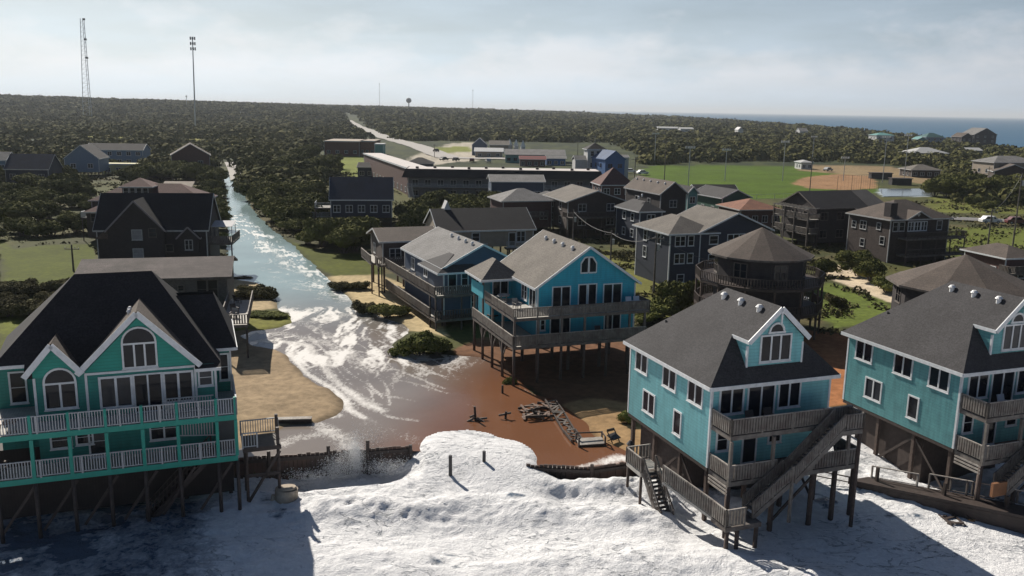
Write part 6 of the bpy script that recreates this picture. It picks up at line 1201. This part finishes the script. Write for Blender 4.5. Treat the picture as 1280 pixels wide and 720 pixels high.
def pole(px, pyb, pyt, lab, kind='power', zb=None, key=None, r_=.14):
    p = at(px, pyb, 1.6); g_ = gh(p[0], p[1]); hh = max(4, atd(px, pyt, p[1])[2]-g_)
    t = thing('utility_pole' if kind == 'power' else 'field_light', lab, 'pole', (p[0], p[1], g_-.2)); MB().tube((0,0,0),(0,0,hh+.2),r_*1.15,r_*.75,8).build('pole', M_wood if kind == 'power' else M_metal, t)
    if kind == 'power':
        MB().bar((-1.1,.05,hh-.5),(1.1,.05,hh-.5),.1,.12).build('crossarm', M_wood, t)
        for x in (-1,0.45,1): MB().tube((x,.05,hh-.42),(x,.05,hh-.2),.05,.04,6).build('insulator', M_metal, t)
        if key: MB().tube((.32,0,hh-2.1),(.32,0,hh-1.2),.22,.22,10).build('transformer', M_metal, t); PT[key] = Vector((p[0], p[1], g_+hh-.4))
    else:
        MB().bar((-1.6,0,hh-.4),(1.6,0,hh-.4),.12,.12).build('crossarm', M_metal, t)
        for k in range(4): MB().box(-1.5+k*.85,-1.0+k*.85,-.35,.1,hh-.35,hh+.25).build('floodlight', M_metal, t)
for q in ((716,304,262,'wooden utility pole behind the turquoise roof with crossarm and transformer','power',None,'a'),(817,366,292,'wooden utility pole standing on the lawn between turquoise and navy houses','power',None,'b'),(951,372,330,'utility pole against the round house ring decks','power',None,'c'),
  (1012,240,196,'dark utility pole rising behind the decked cedar house','power',None,'d'),(1233,320,261,'utility pole on the grass before the highway','power',None,'e'),(1265,314,216,'tall leaning-light utility pole at the right edge by the highway','power',None,'f'),
  (763,330,288,'short utility pole behind the right end of the turquoise roof','power',None,'g'),(92,338,306,'thin pole on the lawn at the left behind the near-black house','power'),(792,250,196,'utility pole right of the bright blue house','power'),(830,232,175,'utility pole at the left end of the ball field','power'),
  (860,236,183,'tall thin field light near the left of the ball field','light'),(906,226,186,'thin field light on the near side of the grass','light'),(978,226,176,'field light behind the outfield grass','light'),(1103,228,170,'field light behind the infield','light'),(1130,224,168,'field light right of the infield','light'),(818,206,166,'field light at the far left of the field','light'),
  (1054,226,196,'short field light beside the infield','light'),(1234,232,208,'short utility pole in the bushes at the right','power'),(640,192,168,'utility pole left of the middle spire','power'),(543,196,180,'utility pole on the highway bend','power'),(1015,204,170,'light pole behind the white building by the infield','light'),(722,196,176,'utility pole left of the tower house','power')): pole(*q)
def wire(a, b, sag, lab):
    t = thing('power_line', lab, 'cable', (0,0,0)); m = MB(); n = 12
    pt = lambda k: a.lerp(b, k)-Vector((0,0,sag*4*k*(1-k)))
    for i in range(n): m.tube(pt(i/n), pt((i+1)/n), .03, .03, 5)
    m.build('wire', mat('cable', (.12,.12,.12), .5, .05, bump=0), t)
wire(PT['b'], PT['c'], 1.2, 'cable sagging from the lawn pole to the pole by the round house'); wire(PT['a'], PT['g'], .8, 'cable between the pole with transformer and the short pole behind the turquoise roof'); wire(PT['g'], PT['b'], 1, 'cable from the short pole to the lawn pole'); wire(PT['e'], PT['f'], 1, 'cable from the grass pole to the right edge pole')

# ================================================================== BALL FIELD, HIGHWAY, CARS
def fence_run(lab, pts, h_, m_post, step=4.0, mesh_rail=True):
    P = [at(x, y, 1.5) for x, y in pts]; t = thing('chain_link_fence', lab, 'fence', (0,0,0)); b = MB()
    for i in range(len(P)-1):
        a, c = Vector((P[i][0],P[i][1],gh(*P[i][:2]))), Vector((P[i+1][0],P[i+1][1],gh(*P[i+1][:2]))); n = max(1, int((c-a).length/step))
        for k in range(n+1):
            q = a.lerp(c, k/n); MB().tube(q, q+Vector((0,0,h_)), .06, .06, 6).build('post', m_post, t)
        b.bar(a+Vector((0,0,h_)), c+Vector((0,0,h_)), .06, .06); b.bar(a+Vector((0,0,.15)), c+Vector((0,0,.15)), .04, .04)
        for k in range(n*4): q = a.lerp(c, k/(n*4)); b.bar(q+Vector((0,0,.1)), q+Vector((0,0,h_)), .02, .02)
    b.build('mesh_panel', m_post, t)
fence_run('tall chain-link backstop behind the tan infield', [(1046,240),(1064,239),(1098,237)], 5, M_dark, 4.5)
fence_run('low outfield fence along the near side of the grass', [(826,246),(900,250),(990,248)], 1.4, M_metal, 6)
for (px, py, w_, lab) in ((1102,224,8,'long dark dugout behind the infield'),(1127,232,7,'second dark dugout right of the infield')):
    p = at(px, py, 1.5); t = thing('dugout', lab, 'dugout', (p[0]-w_/2, p[1], gh(p[0],p[1]))); MB().box(0,w_,0,3,0,2.2).build('wall', M_dark, t); MB().box(-.3,w_+.3,-.4,3.3,2.21,2.45).build('roof', M_woodd, t)
def sheet(name, poly, m, z=.02, kind='structure', lab=None):
    P = pxpoly(poly); v = [(x, y, gh(x, y)+z) for x, y in P]; zz = max(q[2] for q in v); me = bpy.data.meshes.new(name); me.from_pydata([(x, y, 0) for x, y, _ in v], [], [list(range(len(v)))]); me.materials.append(m); o = bpy.data.objects.new(name, me); o.location.z = zz+.05; COL.objects.link(o); tag(o, kind=kind); return o
M_asph = mat('asphalt', (.16,.155,.155), rough=.9, var=.15, scale=.5, bump=.1)
def ribbon(name, pts, wd, m, z=.25):
    P = np.array([at(x, y, 1.5)[:2] for x, y in pts]); v = []; f = []
    Q = []; 
    for i in range(len(P)-1):
        n = max(2, int(np.hypot(*(P[i+1]-P[i]))/6)); Q += [P[i]+(P[i+1]-P[i])*k/n for k in range(n)]
    Q.append(P[-1]); Q = np.array(Q)
    for i in range(len(Q)):
        d = Q[min(i+1,len(Q)-1)]-Q[max(i-1,0)]; d = d/np.hypot(*d); nn = np.array([-d[1],d[0]])*wd/2
        zc = max(gh(*(Q[i]+nn*k)) for k in (-1,-.5,0,.5,1)); v += [(*(Q[i]-nn), zc+z), (*(Q[i]+nn), zc+z)]
    for i in range(len(Q)-1): f.append((2*i,2*i+1,2*i+3,2*i+2))
    me = bpy.data.meshes.new(name); me.from_pydata(v, [], f); me.materials.append(m); o = bpy.data.objects.new(name, me); COL.objects.link(o); return tag(o, kind='structure')
ribbon('highway', [(1330,284),(1250,277),(1180,273),(1080,268)], 7, M_asph)
ribbon('highway_shoulder_line', [(1330,283.0),(1250,276.0),(1180,272),(1080,267)], .25, P_wh, .27)
ribbon('distant_highway', [(640,199),(560,197),(540,190),(522,183),(500,177),(482,172),(468,166),(452,160),(434,155)], 13, mat('pale_road', (.34,.32,.3), .9, .1))
ribbon('sand_track', [(300,226),(296,214),(290,204)], 6, MC['pale_road'])
p0, p1 = at(1100, 246), at(1164, 239); 
o = sheet('flooded_lot', [(1098,237.5),(1150,237),(1164,240),(1165,246),(1104,247)], mat('rain_water', (.10,.11,.12), rough=.12, var=.1, bump=0), .05)
def car(px, py, rz, col, lab, L_=4.6, suv=True):
    p = at(px, py, 1.7); z = gh(p[0], p[1])+.3; t = thing('parked_car', lab, 'car', (p[0], p[1], z), rz); m = mat('paint_'+col, {'white':(.7,.7,.7),'red':(.12,.03,.03),'dark':(.03,.03,.035),'silver':(.35,.36,.37)}[col], .3, .05, bump=0)
    h_ = L_/2; prof = [(-h_,.35),(-h_,.85),(-h_*.93,1.0),(-h_*.78,1.05),(-h_*.55,1.65 if suv else 1.4),(h_*.25,1.68 if suv else 1.42),(h_*.52,1.08),(h_*.92,.95),(h_,.75),(h_,.35)]
    MB().prism([(x,-.9,zz) for x, zz in prof], (0,1.8,0)).build('body', m, t); g_ = MB(); g_.prism([(-h_*.66,-.905,1.1),(-h_*.5,-.905,1.55 if suv else 1.33),(h_*.2,-.905,1.57 if suv else 1.35),(h_*.42,-.905,1.1)], (0,1.81,0)); g_.build('side_glass', M_pane, t)
    for x in (-h_*.62,h_*.62):
        for y in (-.85,.85):
            w_ = MB().tube((x,y-.12,.34),(x,y+.12,.34),.34,.34,14).build('wheel', M_dark, t); MB().tube((x,y-.13,.34),(x,y+.13,.34),.18,.18,10).build('rim', M_metal, w_)
    for y in (-.65,.65): MB().box(h_-.02,h_+.02,y-.17,y+.17,.68,.82).build('headlight', P_wh, t)
    return t
car(1237, 280, .05, 'white', 'white car on the highway right of the dark cedar houses')
car(1270, 281, -.1, 'red', 'dark red car on the highway at the right edge')
for k, (x, y, c, l) in enumerate(((788,217,'white','white van parked behind the bright blue house'),(803,219,'white','white car at the corner of the ball field'),(1035,214,'silver','silver car parked by the infield building'),(555,201,'dark','dark car left in the pale lot behind the motel'),(570,202,'dark','second dark car in the pale lot behind the motel'),(590,203,'red','red car in the pale lot behind the motel'),(610,203,'silver','silver car in the pale lot behind the motel'),
   (545,190,'dark','dark car on the distant highway bend'),(720,201,'white','white car between the stores and the tower house'))): car(x, y, .3*k, c, l)
# ================================================================== HAZE
hz = MB().box(-41000, 41000, -600, 61000, -4.5, 150).build('haze', bpy.data.materials.new('haze_air')); hm = hz.data.materials[0]; hm.use_nodes = True
N = hm.node_tree.nodes; L = hm.node_tree.links; N.remove(N['Principled BSDF']); pv = N.new('ShaderNodeVolumePrincipled'); pv.inputs['Color'].default_value = (.82,.88,.95,1); pv.inputs['Density'].default_value = HAZE = .00008; pv.inputs['Anisotropy'].default_value = .2
L.new(pv.outputs[0], N['Material Output'].inputs['Volume']); tag(hz, 'thin pale summer haze lying over the whole shore', 'haze', None, 'stuff')
if HAZE == 0: bpy.data.objects.remove(hz)
